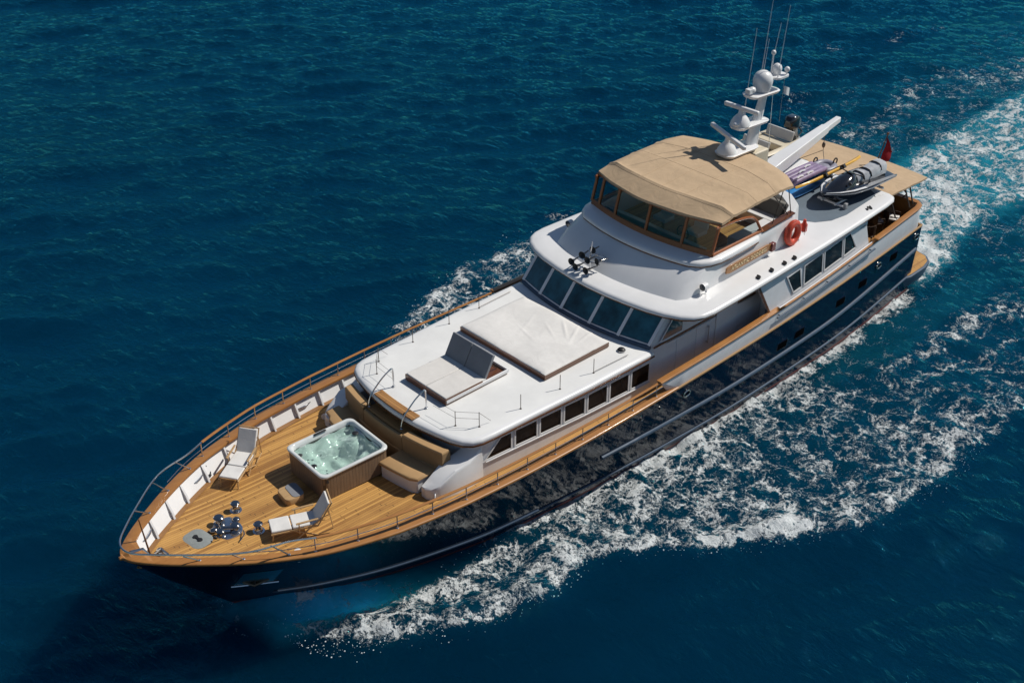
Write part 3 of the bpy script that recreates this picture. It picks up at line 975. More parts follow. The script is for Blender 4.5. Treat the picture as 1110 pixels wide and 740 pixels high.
# ================================================================== COACHROOF (forward trunk cabin)
roof_half = [(4.47, 0), (4.45, .5), (4.40, 1.0), (4.27, 1.7), (4.14, 2.25), (3.98, 2.6), (3.75, 2.82), (3.45, 2.92), (3.0, 2.955), (1.5, 3.02), (-.7, 3.13), (-2.5, 3.16), (-3.72, 3.165)]
RL = mirror_loop(roof_half)
wall_half = [(4.05, 0), (4.03, .5), (3.98, 1.0), (3.86, 1.7), (3.72, 2.25), (3.62, 2.62), (3.52, 2.76), (3.3, 2.815), (2.7, 2.845), (1.5, 2.91), (-.7, 3.02), (-2.5, 3.05), (-3.68, 3.055)]
WL_ = mirror_loop(wall_half)
coach = None
b = MB()
b.loft([zz(WL_, 2.4), zz(WL_, 3.84)], caps=(False, True))
coach = b.build('coachroof', 'shade_white', yacht)
def roof_z(x): return 4.03 - .008 * (x + 3.7) * 0
b = MB()
r0 = offset(RL, .10)
b.loft([zz(r0, 3.84), zz(offset(RL, -.012), 3.84), zz(offset(RL, -.012), 3.89), zz(offset(RL, .01), 3.892), zz(RL, 3.95), zz(offset(RL, .02), 4.0), zz(offset(RL, .07), 4.035), zz(offset(RL, .18), 4.055)] + [zz([(.3 + (p[0] - .3) * q, p[1] * q) for p in offset(RL, .18)], 4.055 + .035 * (1 - q)) for q in (.85, .6, .3)],
       mis=[0, 1, 1, 0, 0, 0, 0, 2, 2, 2])
roof = b.build('cabin_roof', ['white', 'wood_dark', 'deck_white'], coach, sharp=50)

def window(name, P, mats, parent, fw=.05, proud=.03, nrm=None, frame_mi=1, inset=0.006):
    """P: planar-ish loop of 3-D corners, anticlockwise seen from outside; glass with a raised frame round it"""
    P = [Vector(p) for p in P]; n = len(P)
    c = sum(P, Vector()) / n
    if nrm is None:
        nrm = Vector()
        for i in range(n): nrm += (P[i] - c).cross(P[(i + 1) % n] - c)
    nrm = Vector(nrm).normalized()
    chk = Vector()
    for i in range(n): chk += (P[i] - c).cross(P[(i + 1) % n] - c)
    if chk.dot(nrm) < 0: P = P[::-1]
    def inset_(d):
        out = []
        for i in range(n):
            a = (P[i] - P[i - 1]).normalized(); e = (P[(i + 1) % n] - P[i]).normalized()
            n1 = nrm.cross(a); n2 = nrm.cross(e)
            q = n1 + n2; q = q / max(.3, q.length_squared / 2)
            out.append(P[i] + q * d)
        return out
    I = inset_(fw)
    b = MB()
    o0 = [tuple(p) for p in P]; o1 = [tuple(p + nrm * proud) for p in P]
    i1 = [tuple(p + nrm * proud) for p in I]; i0 = [tuple(p + nrm * inset) for p in I]
    b.loft([o0, o1, i1, i0], caps=(False, True), mis=[frame_mi, frame_mi, frame_mi])
    b.m[-1] = 0
    return b.build(name, mats, parent, smooth=False)

def coach_y(x): return float(np.interp(x, [-3.68, -2.5, -.7, 1.5, 2.7, 3.1, 3.35, 3.55], [3.055, 3.05, 3.02, 2.91, 2.845, 2.828, 2.812, 2.79]))
edges = [2.22 - .985 * i for i in range(7)]
wz0 = lambda x: float(np.interp(x, [-3.7, 3.6], [2.90, 3.13])); wz1 = lambda x: float(np.interp(x, [-3.7, 3.6], [3.68, 3.76]))
for sd in (1, -1):
    for i in range(6):
        a, c_ = edges[i] - .03, edges[i + 1] + .03
        P = [(c_, sd * (coach_y(c_) + .004), wz0(c_)), (a, sd * (coach_y(a) + .004), wz0(a)), (a, sd * (coach_y(a) + .004), wz1(a)), (c_, sd * (coach_y(c_) + .004), wz1(c_))]
        if sd == 1: P = P[::-1]
        window('window', P, ['glass_brown', 'white'], coach, fw=.055, proud=.03, nrm=(0, sd, 0))
    P = [(2.27, sd * (coach_y(2.27) + .004), wz0(2.2)), (3.40, sd * (coach_y(3.3) + .01), wz0(3.3)), (2.72, sd * (coach_y(2.72) + .006), wz1(2.7)), (2.27, sd * (coach_y(2.27) + .004), wz1(2.2))]
    if sd == 1: P = P[::-1]
    window('window', P, ['glass_brown', 'white'], coach, fw=.05, proud=.025, nrm=(0, sd, 0))
    b = MB()
    g = []
    for x in np.linspace(3.3, -3.66, 20):
        y = coach_y(x); z = wz0(x) - .01
        g.append([(x, sd * (y - .01), z - .05), (x, sd * (y + .055), z - .035), (x, sd * (y + .055), z - .01), (x, sd * (y - .01), z)])
    b.loft(g)
    b.build('window_sill', 'white', coach)
# small hatch vent marks on the port wall
b = MB()
for i in range(2): b.box((4.1 - .28 * i, 2.74 + .0, 2.98), (.2, .05, .12), rot=Matrix.Rotation(-.12, 3, 'Z'))

# side wings ahead of the cabin (white mouldings sloping to the foredeck)
for sd in (1, -1):
    st = [(3.42, 2.83, 2.30, 3.70), (3.92, 2.86, 2.20, 3.42), (4.45, 2.85, 2.20, 3.36), (4.98, 2.76, 2.22, 3.05), (5.2, 2.62, 2.24, 2.96), (5.30, 2.44, 2.26, 2.93)]
    b = MB(); g = []
    for x, yo, yi, z1 in st:
        g.append([(x, sd * yi, 2.44), (x, sd * (yo + .05), 2.44), (x, sd * (yo + .01), z1 - .10), (x, sd * (yo - .02), z1 - .03), (x, sd * (yo - .09), z1), (x, sd * yi, z1)])
    b.loft(g)
    w_ = b.build('cabin_wing', 'white', coach, sharp=24, bevel=.02)
    b = MB()
    b.lathe([(.001, 0), (.10, 0), (.11, .02), (.095, .035), (.001, .04)], 16, o=(5.14, sd * 2.72, 2.72), mat=Matrix.Rotation(-sd * .75, 3, 'Z') @ Matrix.Rotation(math.pi / 2 * .96, 3, 'Y') @ Matrix.Rotation(0, 3, 'X'))
    b.build('vent_cover', 'shade_white', coach)
# front face of the cabin under the roof overhang: dark step recess
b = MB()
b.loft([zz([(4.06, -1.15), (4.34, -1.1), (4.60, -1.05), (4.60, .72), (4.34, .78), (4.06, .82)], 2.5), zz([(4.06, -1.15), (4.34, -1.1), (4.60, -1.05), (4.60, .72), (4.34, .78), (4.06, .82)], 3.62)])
b.build('step_block', 'tan_shade', coach)
b = MB()
arc = lambda x0, y: x0 - .048 * y * y
tread = lambda x0, x1, ya, yb_, n=8: [(arc(x1, y), y) for y in np.linspace(ya, yb_, n)] + [(arc(x0, y), y) for y in np.linspace(yb_, ya, n)]
t1 = tread(4.13, 4.45, -1.02, .82)
b.loft([zz(t1, 4.07), zz(t1, 4.115)])
b.build('roof_tread', 'teak_cross', coach, bevel=.008)
b = MB()
t2 = tread(4.30, 4.70, -1.1, .78)
b.loft([zz(t2, 3.63), zz(t2, 3.67)])
b.build('step_tread', 'teak_cross', coach, bevel=.008)

# curved foredeck seating
def bench(y0, y1, xf, xb, z0, z1, name, mats, par, n=12, back_k=.05, front_k=.05, mi_top=0, mi_face=1):
    ys = np.linspace(y0, y1, n)
    lp = [(xf - front_k * y * y, y) for y in ys] + [(xb - back_k * y * y, y) for y in ys[::-1]]
    b = MB()
    b.loft([zz(lp, z0), zz(offset(lp, -.0), z1 - .09), zz(lp, z1 - .05), zz(offset(lp, .03), z1)], mis=[mi_face, mi_face, mi_top])
    return b.build(name, mats, par, sharp=40, bevel=.012)
seat = bench(-2.38, 2.34, 4.86, 4.5, 2.45, 3.16, 'foredeck_seat_back', ['tan_vinyl', 'tan_shade'], yacht, back_k=.045, front_k=.045)
# back-rest pads, two runs either side of the steps
for a, c_ in ((-2.38, -1.14), (.80, 2.34)):
    bench(a, c_, 4.84, 4.52, 2.95, 3.75, 'backrest_pad', ['tan_vinyl', 'tan_shade'], seat, back_k=.055, front_k=.055)
bench(-1.12, .78, 4.84, 4.70, 2.95, 3.66, 'backrest_pad', ['tan_shade', 'tan_shade'], seat, back_k=.055, front_k=.055)
for a, c_ in ((-2.42, -1.40), (.72, 2.16)):
    sg = 1 if a > 0 else -1
    ys = np.linspace(a, c_, 8)
    lp = [(5.68 - .055 * y * y + (-.1 if abs(y) > 2.1 else 0), y) for y in ys] + [(4.72 - .045 * y * y, y) for y in ys[::-1]]
    b = MB(); b.loft([zz(offset(lp, .05), 2.4), zz(offset(lp, .05), 3.04)])
    s_ = b.build('seat_base', 'shade_white', seat, bevel=.02)
    b = MB(); b.loft([zz(lp, 3.045), zz(offset(lp, -.015), 3.09), zz(lp, 3.13), zz(offset(lp, .04), 3.155)])
    b.build('seat_cushion', 'tan_vinyl', seat, sharp=50)

# hand-rail hoops beside the steps
for y0, y1 in ((-1.09, -.95), (.50, .62)):
    b = MB()
    p = [(4.56, y0, 3.66), (4.56, y0, 3.8), (4.45, y0 + .01, 4.08), (4.1, (y0 + y1) / 2, 4.48), (3.82, y1, 4.72), (3.72, y1, 4.74), (3.69, y1, 4.62), (3.69, y1, 4.09)]
    b.tube(smooth_path(p, 5), .024, 8)
    b.lathe([(.05, 0), (.05, .015), (.025, .03)], 10, o=(4.56, y0, 3.67)); b.lathe([(.05, 0), (.05, .015), (.025, .03)], 10, o=(3.69, y1, 4.085))
    b.build('hand_hoop', 'steel', coach)

# low guard wires along the roof edge
for sd in (1, -1):
    post = [(3.62, sd * 1.88), (3.14, sd * 2.40), (1.62, sd * 2.56), (.02, sd * 2.62), (-1.38, sd * 2.70)]
    for i, (x, y) in enumerate(post):
        b = MB(); b.tube([(x, y, 4.06), (x, y, 4.58)], .012, 5); b.lathe([(.035, 0), (.035, .012), (.012, .02)], 8, o=(x, y, 4.055))
        b.build('wire_post', 'dark_metal' if i < 9 else 'steel', roof)
    b = MB()
    for h in (4.56, 4.34):
        b.tube([(3.69, sd * .95 if sd > 0 else -.98, h)] + [(x, y, h) for x, y in post[:2]], .006, 4)
    b.tube([(post[1][0], post[1][1], 4.56), (post[1][0] - .4, post[1][1] + sd * .06, 4.12)], .006, 4)
    b.tube([(post[4][0], post[4][1], 4.10), (-2.9, sd * 2.76, 4.10)], .01, 4)
    b.build('guard_wire', 'dark_metal', roof)
b = MB(); b.lathe([(.001, 0), (.14, 0), (.14, .02), (.10, .07), (.05, .09), (.001, .09)], 18, o=(-2.95, 2.42, 4.085), mis=[0, 0, 1, 1, 1])
b.build('deck_vent', ['steel', 'black'], roof)
b = MB(); b.tube([(-2.55, -.35, 4.12), (-2.75, -.15, 4.16), (-2.7, .1, 4.12), (-2.85, .3, 4.12)], .05, 8)
b.ball((-2.7, -.3, 4.15), .1, 10, sz=(1.2, 1, .5)); b.build('cover_strap', 'shade_white', roof)

# ================================================================== PILOTHOUSE
def xf_base(y): return -3.24 - .052 * y * y
def xf_top(y): return -3.98 - .055 * y * y
ysf = np.linspace(0, 2.98, 9)
base_half = [(xf_base(y), y) for y in ysf] + [(-4.4, 3.08), (-9.35, 3.08)]
top_half = [(xf_top(y), y) for y in ysf] + [(-5.0, 3.08), (-9.35, 3.08)]
low_half = [(-3.70, y) for y in ysf] + [(-4.4, 3.08), (-9.35, 3.08)]
b = MB()
b.loft([zz(mirror_loop(low_half), 2.42), zz(mirror_loop(low_half), 4.06)], caps=(False, False))
b.loft([zz(mirror_loop(base_half), 4.03), zz(mirror_loop(base_half), 4.17), zz(mirror_loop(top_half), 5.03)], caps=(False, True))
pilot = b.build('pilothouse', 'shade_white', yacht)
def fpt(y, t):
    x = xf_base(y) * (1 - t) + xf_top(y) * t
    return Vector((x, y, 4.17 + .86 * t))
def face_n(y):
    a = fpt(y + .05, .5) - fpt(y - .05, .5); u = fpt(y, 1) - fpt(y, 0)
    n = a.cross(u); n.normalize()
    return n if n.x > 0 else -n
mull = [-2.93, -1.82, -.66, .66, 1.82, 2.93]
for i in range(5):
    a, c_ = mull[i] + .045, mull[i + 1] - .045
    n_ = face_n((a + c_) / 2)
    P = [fpt(a, .05), fpt(c_, .05), fpt(c_, .97), fpt(a, .97)]
    P = [p + n_ * .012 for p in P]
    window('window', P, ['glass', 'boot'], pilot, fw=.02, proud=.012, nrm=n_)
for y in mull:
    n_ = face_n(y); b = MB()
    w = .06
    tv = Vector((0, 1, 0))
    lo = fpt(y, .0); hi = fpt(y, 1.)
    b.hexa([tuple(lo - tv * w), tuple(lo + tv * w), tuple(lo + tv * w + n_ * .045), tuple(lo - tv * w + n_ * .045)],
           [tuple(hi - tv * w), tuple(hi + tv * w), tuple(hi + tv * w + n_ * .045), tuple(hi - tv * w + n_ * .045)])
    b.build('window_mullion', 'shade_white', pilot, bevel=.008)
b = MB()
g = []
for y in np.linspace(-3.0, 3.0, 21):
    p = fpt(y, 0); n_ = face_n(y)
    g.append([tuple(p + Vector((0, 0, -.10)) - n_ * .02), tuple(p + Vector((.06, 0, -.10))), tuple(p + Vector((.05, 0, -.02))), tuple(p + Vector((0, 0, .03)) - n_ * .02)])
b.loft(g); b.build('window_sill', 'boot', pilot)
for sd in (1, -1):
    P = [(-4.02, sd * 3.085, 4.22), (-5.15, sd * 3.085, 4.22), (-5.15, sd * 3.085, 4.98), (-4.68, sd * 3.085, 4.98)]
    if sd < 0: P = P[::-1]
    P = P[::-1]
    window('window', P, ['glass', 'shade_white'], pilot, fw=.035, proud=.02, nrm=(0, sd, 0))
    P = [(-5.3, sd * 3.085, 4.5), (-5.9, sd * 3.085, 4.5), (-5.9, sd * 3.085, 4.98), (-5.3, sd * 3.085, 4.98)][::-1]
    if sd < 0: P = P[::-1]
    window('window', P, ['glass', 'shade_white'], pilot, fw=.03, proud=.02, nrm=(0, sd, 0))
    b = MB(); b.span((-3.75, sd * 3.075, 4.10), (-9.0, sd * 3.11, 4.15)); b.build('side_moulding', 'wood_dark', pilot)
    b = MB(); b.span((-6.9, sd * 3.085, 2.62), (-8.0, sd * 3.125, 4.55)); dr = b.build('side_door', 'shade_white', pilot, bevel=.02)
    for xa in (-4.9, -5.9):
        b = MB(); b.span((xa, sd * 3.082, 2.75), (xa - .72, sd * 3.10, 4.0)); b.build('side_panel', 'shade_white', pilot, bevel=.012)
    b = MB(); b.tube([(-6.45, sd * 3.17, 3.2), (-6.45, sd * 3.17, 3.9)], .02, 6); b.box((-6.45, sd * 3.12, 3.25), (.05, .1, .05)); b.box((-6.45, sd * 3.12, 3.85), (.05, .1, .05)); b.build('grab_handle', 'steel', pilot)

# ================================================================== SALOON (full beam)
def ys_(x): return YC(x) - .17
SAL = [(-9.45, 3.02), (-8.18, 5.02), (-15.05, 5.02), (-15.85, 3.02)]
b = MB()
for sd in (1, -1):
    g = []
    for z in np.linspace(2.95, 5.03, 7):
        t = (z - 2.95) / 2.08
        xa = -9.48 + 1.30 * t; xb2 = -15.88 + .83 * t
        g.append([(x, sd * (ys_(x) - .05 * t), z) for x in np.linspace(xa, xb2, 14)] + [(x, sd * (ys_(x) - .16 - .05 * t), z) for x in np.linspace(xb2, xa, 14)])
    b.loft(g)
b.span((-9.4, -3.3, 2.5), (-15.3, 3.3, 4.98))
saloon = b.build('saloon', 'shade_white', yacht)
b = MB(); b.span((-15.305, -1.6, 2.6), (-15.34, 1.6, 4.6)); b.build('saloon_door', 'glass_brown', saloon)
WB = [(-10.40, -9.88), (-11.0, -11.0), (-12.28, -12.28), (-13.60, -13.60), (-14.62, -14.02)]
def wsz(x): return 3.80 + .05 * (-10.4 - x) , 4.66 + .052 * (-10.4 - x)
for sd in (1, -1):
    for i in range(4):
        (b0, t0), (b1, t1_) = WB[i], WB[i + 1]
        if i == 0: t1_ = -10.86; b1 = -10.98
        sl = .085
        def wp(x, z): return (x, sd * (ys_(x) - .05 * (z - 2.95) / 2.08 + .006), z)
        skew = .10
        xl_b = b0 - (0.04 if i else 0) ; xr_b = b1 + .04
        xl_t = t0 - (0.04 if i else 0) + (skew if i else 0); xr_t = t1_ + .04 + (skew if i < 3 else 0)
        P = [wp(xl_b, wsz(b0)[0]), wp(xr_b, wsz(b1)[0]), wp(xr_t, wsz(t1_)[1]), wp(xl_t, wsz(t0)[1])]
        if sd < 0: P = P[::-1]
        window('window', P, ['glass_dark', 'white'], saloon, fw=.045, proud=.03, nrm=(0, sd, 0))
    b = MB()   # dark varnished door trim on the raking leading edge, plus triangular light
    b.prism([(-9.36, sd * (ys_(-9.3) + .004), 3.1), (-9.28, sd * (ys_(-9.3) + .004), 3.1), (-8.14, sd * (ys_(-8.2) - .04), 4.98), (-8.24, sd * (ys_(-8.2) - .04), 4.98)], (0, sd * .02, 0))
    b.build('edge_trim', 'wood_dark', saloon)
    P = [(-8.02, sd * 3.09, 4.2), (-8.75, sd * 3.09, 4.2), (-8.35, sd * 3.09, 4.9)]
    if sd > 0: P = P[::-1]
    window('window', P, ['glass', 'wood_dark'], pilot, fw=.04, proud=.02, nrm=(0, sd, 0))
    b = MB()   # fender rail along the bulwark
    pts = [(x, sd * (yb(x) + .10), TOPB(x) - .16) for x in np.linspace(-9.2, -15.6, 24)]
    b.tube(pts, .035, 8)
    for x in np.linspace(-9.4, -15.4, 5): b.tube([(x, sd * (yb(x) - .02), TOPB(x) - .16), (x, sd * (yb(x) + .10), TOPB(x) - .16)], .022, 6)
    b.build('side_rail', 'boot', saloon)
    b = MB(); b.box((-14.9, sd * (ys_(-14.9) - .03), 4.72), (.38, .02, .035)); b.build('builder_plate', 'grey', saloon)

# ================================================================== UPPER DECK / BROW
brow_half = [(-3.80, 0), (-3.83, .8), (-3.92, 1.6), (-4.06, 2.4), (-4.24, 3.0), (-4.50, 3.5), (-4.80, 3.80), (-5.15, 3.95), (-5.6, 4.0), (-7, 3.965), (-9, 3.88), (-12, 3.73), (-14.5, 3.56), (-16.3, 3.42), (-16.85, 3.34), (-17.1, 3.2), (-17.2, 2.95), (-17.2, 1.0)]
BL = mirror_loop(brow_half + [(-17.2, 0)])
b = MB()
b.loft([zz(offset(BL, .25), 5.0), zz(offset(BL, .02), 5.0), zz(BL, 5.03), zz(offset(BL, -.012), 5.07), zz(BL, 5.12), zz(offset(BL, .04), 5.165), zz(offset(BL, .12), 5.19), zz(offset(BL, .5), 5.205), zz(offset(BL, .75), 5.21)],
       mis=[0, 1, 1, 0, 0, 0, 0, 0])
brow = b.build('upper_deck', ['white', 'wood_dark'], yacht, sharp=50)
# grey painted boat deck, white margin left round it
bd = mirror_loop([(-12.35, 0), (-12.5, 1.2), (-12.75, 2.0), (-13.05, 2.5), (-13.6, 2.82), (-14.4, 2.92), (-16.2, 2.78), (-16.62, 2.68), (-16.8, 2.4), (-16.85, 1.0), (-16.85, 0)])
b = MB(); b.loft([zz(bd, 5.20), zz(bd, 5.218)]); b.build('boat_deck', 'boat_deck', brow)
for x in (-8.3, -9.02, -9.74, -10.3):
    b = MB(); y = 3.62
    b.box((x, y, 5.215), (.16, .10, .05), mi=0); b.box((x + .05, y + .05, 5.24), (.05, .12, .05)); b.box((x - .05, y - .03, 5.24), (.05, .12, .05))
    b.build('deck_cleat', 'black', brow)
b = MB(); b.tube([(-15.3, 3.22, 5.20), (-15.42, 3.12, 5.26), (-15.5, 3.26, 5.22), (-15.6, 3.1, 5.22)], .035, 6); b.build('deck_cleat', 'black', brow)
for sd in (1, -1):
    b = MB()
    b.tube([(-6.2, sd * 3.1, 5.25), (-6.2, sd * 3.1, 5.42)], .04, 8)
    b.lathe([(.06, 0), (.12, .06), (.125, .26), (.10, .28), (.001, .26)], 14, o=(-6.25, sd * 3.1, 5.5), mat=Matrix.Rotation(math.pi / 2, 3, 'Y'), mis=[0, 0, 1, 1])
    b.build('searchlight', ['white', 'blackgloss'], brow)
# air-horn cluster on the brow
b = MB()
b.tube([(-4.62, -.65, 5.25), (-4.62, -.65, 5.72), (-4.66, -.62, 6.25)], [.05, .03, .012], 8)
b.tube([(-4.5, -1.05, 5.5), (-4.6, -.2, 5.52)], .03, 6); b.tube([(-4.85, -.95, 5.66), (-4.9, -.2, 5.68)], .03, 6)
hn = b.build('horn_cluster', 'steel', brow)
for (x, y, z, a, l) in ((-4.1, -1.12, 5.5, .15, .42), (-4.02, -.78, 5.44, .0, .5), (-4.05, -.30, 5.46, -.05, .48), (-4.45, -.98, 5.68, .2, .36), (-4.35, -.55, 5.66, 0, .42), (-4.5, -.15, 5.66, -.25, .40), (-4.75, -.72, 5.85, .1, .3)):
    l *= 1.15
    b = MB()
    b.lathe([(.02, 0), (.03, l * .55), (.065, l * .85), (.135, l), (.115, l - .01), (.02, l * .75)], 14, o=(x - l, y, z), mat=Matrix.Rotation(a, 3, 'Z') @ Matrix.Rotation(math.pi / 2, 3, 'Y'), mis=[0, 0, 0, 1, 1])
    b.build('horn', ['chrome', 'black'], hn)

# ================================================================== FLYBRIDGE
fb = lambda y: -4.58 - .065 * y * y
ft = lambda y: -5.86 - .060 * y * y
fl_base = [(fb(y), y) for y in np.linspace(0, 2.75, 8)] + [(-5.4, 2.95), (-6.4, 3.0), (-9.8, 2.88), (-11.2, 2.82)]
fl_top = [(ft(y), y) for y in np.linspace(0, 2.45, 8)] + [(-6.55, 2.78), (-7.2, 2.86), (-9.8, 2.80), (-11.2, 2.76)]
aft_base = [(-11.9, 2.55), (-12.3, 2.0), (-12.45, 1.2), (-12.5, 0)]
FBL = mirror_loop(fl_base + aft_base); FTL = mirror_loop(fl_top + [(-11.85, 2.5), (-12.22, 1.95), (-12.38, 1.2), (-12.42, 0)])
def lerp_loop(A, B, t): return [(a[0] * (1 - t) + b_[0] * t, a[1] * (1 - t) + b_[1] * t) for a, b_ in zip(A, B)]
b = MB()
well_half = [(-6.62 - .05 * y * y, y) for y in np.linspace(0, 2.4, 8)] + [(-7.1, 2.50), (-7.6, 2.58), (-9.8, 2.56), (-11.0, 2.50)] + [(-11.5, 2.3), (-11.8, 1.8), (-11.95, 1.1), (-12.0, 0)]
WELL = mirror_loop(well_half)
def loop_z(loop, zf): return [(p[0], p[1], zf(p[0])) for p in loop]
ctop = lambda x: float(np.interp(x, [-12.6, -12.0, -11.3, -9.6, -7, -5], [6.42, 6.42, 6.28, 6.16, 6.12, 6.12]))
b.loft([zz(FBL, 5.17), zz(lerp_loop(FBL, FTL, .12), 5.30)] + [loop_z(lerp_loop(FBL, FTL, t), lambda x, t=t: 5.30 + (ctop(x) - .10 - 5.30) * t) for t in (.4, .8, 1.0)]
       + [loop_z(offset(FTL, .05), lambda x: ctop(x)), loop_z(offset(WELL, -.03), lambda x: ctop(x) + .01), loop_z(WELL, lambda x: ctop(x) - .04), zz(WELL, 5.42)], caps=(False, True), mis=[0, 0, 0, 0, 0, 0, 0, 0])
b.m[-1] = 1
fly = b.build('flybridge', ['white', 'teak'], yacht, sharp=42)
# projecting ledge under the windscreen
ld = [(-5.70 - .062 * y * y, y) for y in np.linspace(0, 2.4, 9)] + [(-6.30, 2.72), (-6.62, 2.90), (-7.05, 2.99), (-7.6, 2.99), (-9.1, 2.92), (-9.2, 2.86)]
li = [(-6.40 - .05 * y * y, y) for y in np.linspace(0, 2.4, 9)] + [(-6.75, 2.62), (-6.95, 2.70), (-7.2, 2.74), (-7.6, 2.74), (-9.1, 2.70), (-9.2, 2.70)]
b = MB()
full_o = [(p[0], -p[1]) for p in reversed(ld[1:])] + ld
full_i = [(p[0], -p[1]) for p in reversed(li[1:])] + li
sec = []
for (xo, yo_), (xi, yi_) in zip(full_o, full_i):
    dx, dy = xi - xo, yi_ - yo_
    P = lambda t, z: (xo + dx * t, yo_ + dy * t, z)
    sec.append([P(1.0, 5.95), P(.22, 5.95), P(.0, 5.945), P(-.02, 6.005), P(-.02, 6.05), P(.06, 6.11), P(.22, 6.145), P(1.0, 6.19)])
b.loft(sec)
nseg = len(sec) - 1
for i in range(nseg):
    for j in range(8):
        if j in (1, 2): b.m[i * 8 + j] = 1
b.build('flybridge_ledge', ['white', 'wood_dark'], fly, sharp=50)

# windscreen: varnished frame with clear panes
def wpt(y, t):
    x0 = -6.38 - .058 * y * y; x1 = -6.66 - .062 * y * y
    return Vector((x0 * (1 - t) + x1 * t, y, 6.17 + 1.10 * t))
ws_m = [-2.76, -2.30, -1.36, .16, 1.62, 2.72]
b = MB()
for (t0, t1_, th) in ((0, .17, .05), (.95, 1.0, .04)):
    g = []
    for y in np.linspace(ws_m[0], ws_m[-1], 25):
        a = wpt(y, t0); c_ = wpt(y, t1_)
        g.append([tuple(a + Vector((-.03, 0, 0))), tuple(a + Vector((th * .7, 0, 0))), tuple(c_ + Vector((th * .7, 0, 0))), tuple(c_ + Vector((-.03, 0, 0)))])
    b.loft(g)
for y in ws_m:
    lo, hi = wpt(y, .1), wpt(y, .97); w = .045
    b.hexa([tuple(lo + Vector(d)) for d in ((-.03, -w, 0), (.045, -w, 0), (.045, w, 0), (-.03, w, 0))], [tuple(hi + Vector(d)) for d in ((-.03, -w, 0), (.045, -w, 0), (.045, w, 0), (-.03, w, 0))])
# side wings of the windscreen with the curved after end
for sd in (1, -1):
    Y = sd * 2.72
    arch = smooth_path([(-6.95, Y, 7.18), (-7.9, Y, 7.12), (-8.7, Y, 6.98), (-9.05, Y, 6.78), (-9.3, Y, 6.45), (-9.45, Y, 6.2)], 5)
    b.tube(arch, .05, 8)
    b.tube([(-6.85, Y, 6.22), (-9.5, Y, 6.22)], .06, 8)
wf = b.build('windscreen', 'wood_shaded', fly)
for i in range(5):
    g = [[tuple(wpt(y, t)) for y in np.linspace(ws_m[i] + .04, ws_m[i + 1] - .04, 5)] for t in (.165, .96)]
    b = MB(); b.loft(g, closed=False); b.build('windscreen_pane', 'clear', wf)
for sd in (1, -1):
    Y = sd * 2.72
    b = MB(); b.add([(-6.9, Y, 6.26), (-9.32, Y, 6.26), (-9.2, Y, 6.5), (-9.0, Y, 6.75), (-8.65, Y, 6.95), (-7.9, Y, 7.08), (-7.02, Y, 7.14)], [tuple(range(7))]); b.build('windscreen_pane', 'clear', wf)
# teak capping along the cockpit coaming
for sd in (1, -1):
    b = MB(); g = []
    for x in np.linspace(-9.45, -11.25, 10):
        z = ctop(x) + .012
        g.append([(x, sd * 2.56, z), (x, sd * 2.80, z - .01), (x, sd * 2.80, z + .03), (x, sd * 2.56, z + .04)])
    b.loft(g)
    b.build('coaming_cap', 'wood_dark', fly)
# inside: helm console, helm seats, settee
b = MB()
b.hexa([(-6.85, -2.2, 5.42), (-6.85, 2.2, 5.42), (-7.45, 2.2, 5.42), (-7.45, -2.2, 5.42)], [(-6.85, -2.2, 6.28), (-6.85, 2.2, 6.28), (-7.25, 2.2, 6.15), (-7.25, -2.2, 6.15)])
b.build('helm_console', 'grey', fly, bevel=.04)
b = MB(); b.tube([(-7.5 + .0, .9 + .24 * math.cos(a), 6.15 + .24 * math.sin(a)) for a in np.linspace(0, 6.283, 21)[:-1]], .02, 6, closed=True)
b.tube([(-7.3, .9, 6.15), (-7.5, .9, 6.15)], .025, 6); b.tube([(-7.5, .66, 6.15), (-7.5, 1.14, 6.15)], .012, 5); b.build('steering_wheel', 'dark_metal', fly)
for y in (.9, -.6):
    b = MB(); b.span((-8.0, y - .28, 5.85), (-8.5, y + .28, 6.0)); b.hexa([(-8.42, y - .28, 6.0), (-8.42, y + .28, 6.0), (-8.56, y + .28, 6.0), (-8.56, y - .28, 6.0)], [(-8.56, y - .26, 6.65), (-8.56, y + .26, 6.65), (-8.68, y + .26, 6.65), (-8.68, y - .26, 6.65)])
    b.tube([(-8.25, y, 5.42), (-8.25, y, 5.86)], .05, 8, mi=1); b.build('helm_seat', ['white_cloth', 'steel'], fly, bevel=.04)
b = MB()
b.span((-9.6, -2.4, 5.42), (-11.2, -1.7, 5.85)); b.span((-10.9, -1.7, 5.42), (-11.45, 2.2, 5.85)); b.span((-8.9, 1.75, 5.42), (-10.9, 2.42, 5.85), 0)
b.build('settee', 'white', fly, bevel=.03)
b = MB()
b.hexa([(-11.30, -1.9, 5.86), (-11.30, 2.1, 5.86), (-11.55, 2.1, 5.86), (-11.55, -1.9, 5.86)], [(-11.5, -1.95, 6.34), (-11.5, 2.15, 6.34), (-11.68, 2.15, 6.34), (-11.68, -1.95, 6.34)])
b.build('settee_back', 'shaded_seat', fly, bevel=.04)
b = MB(); b.span((-9.3, -.6, 6.02), (-10.3, .9, 6.07)); b.tube([(-9.8, .15, 5.42), (-9.8, .15, 6.02)], .06, 10, mi=1); b.build('flybridge_table', ['teak', 'steel'], fly)

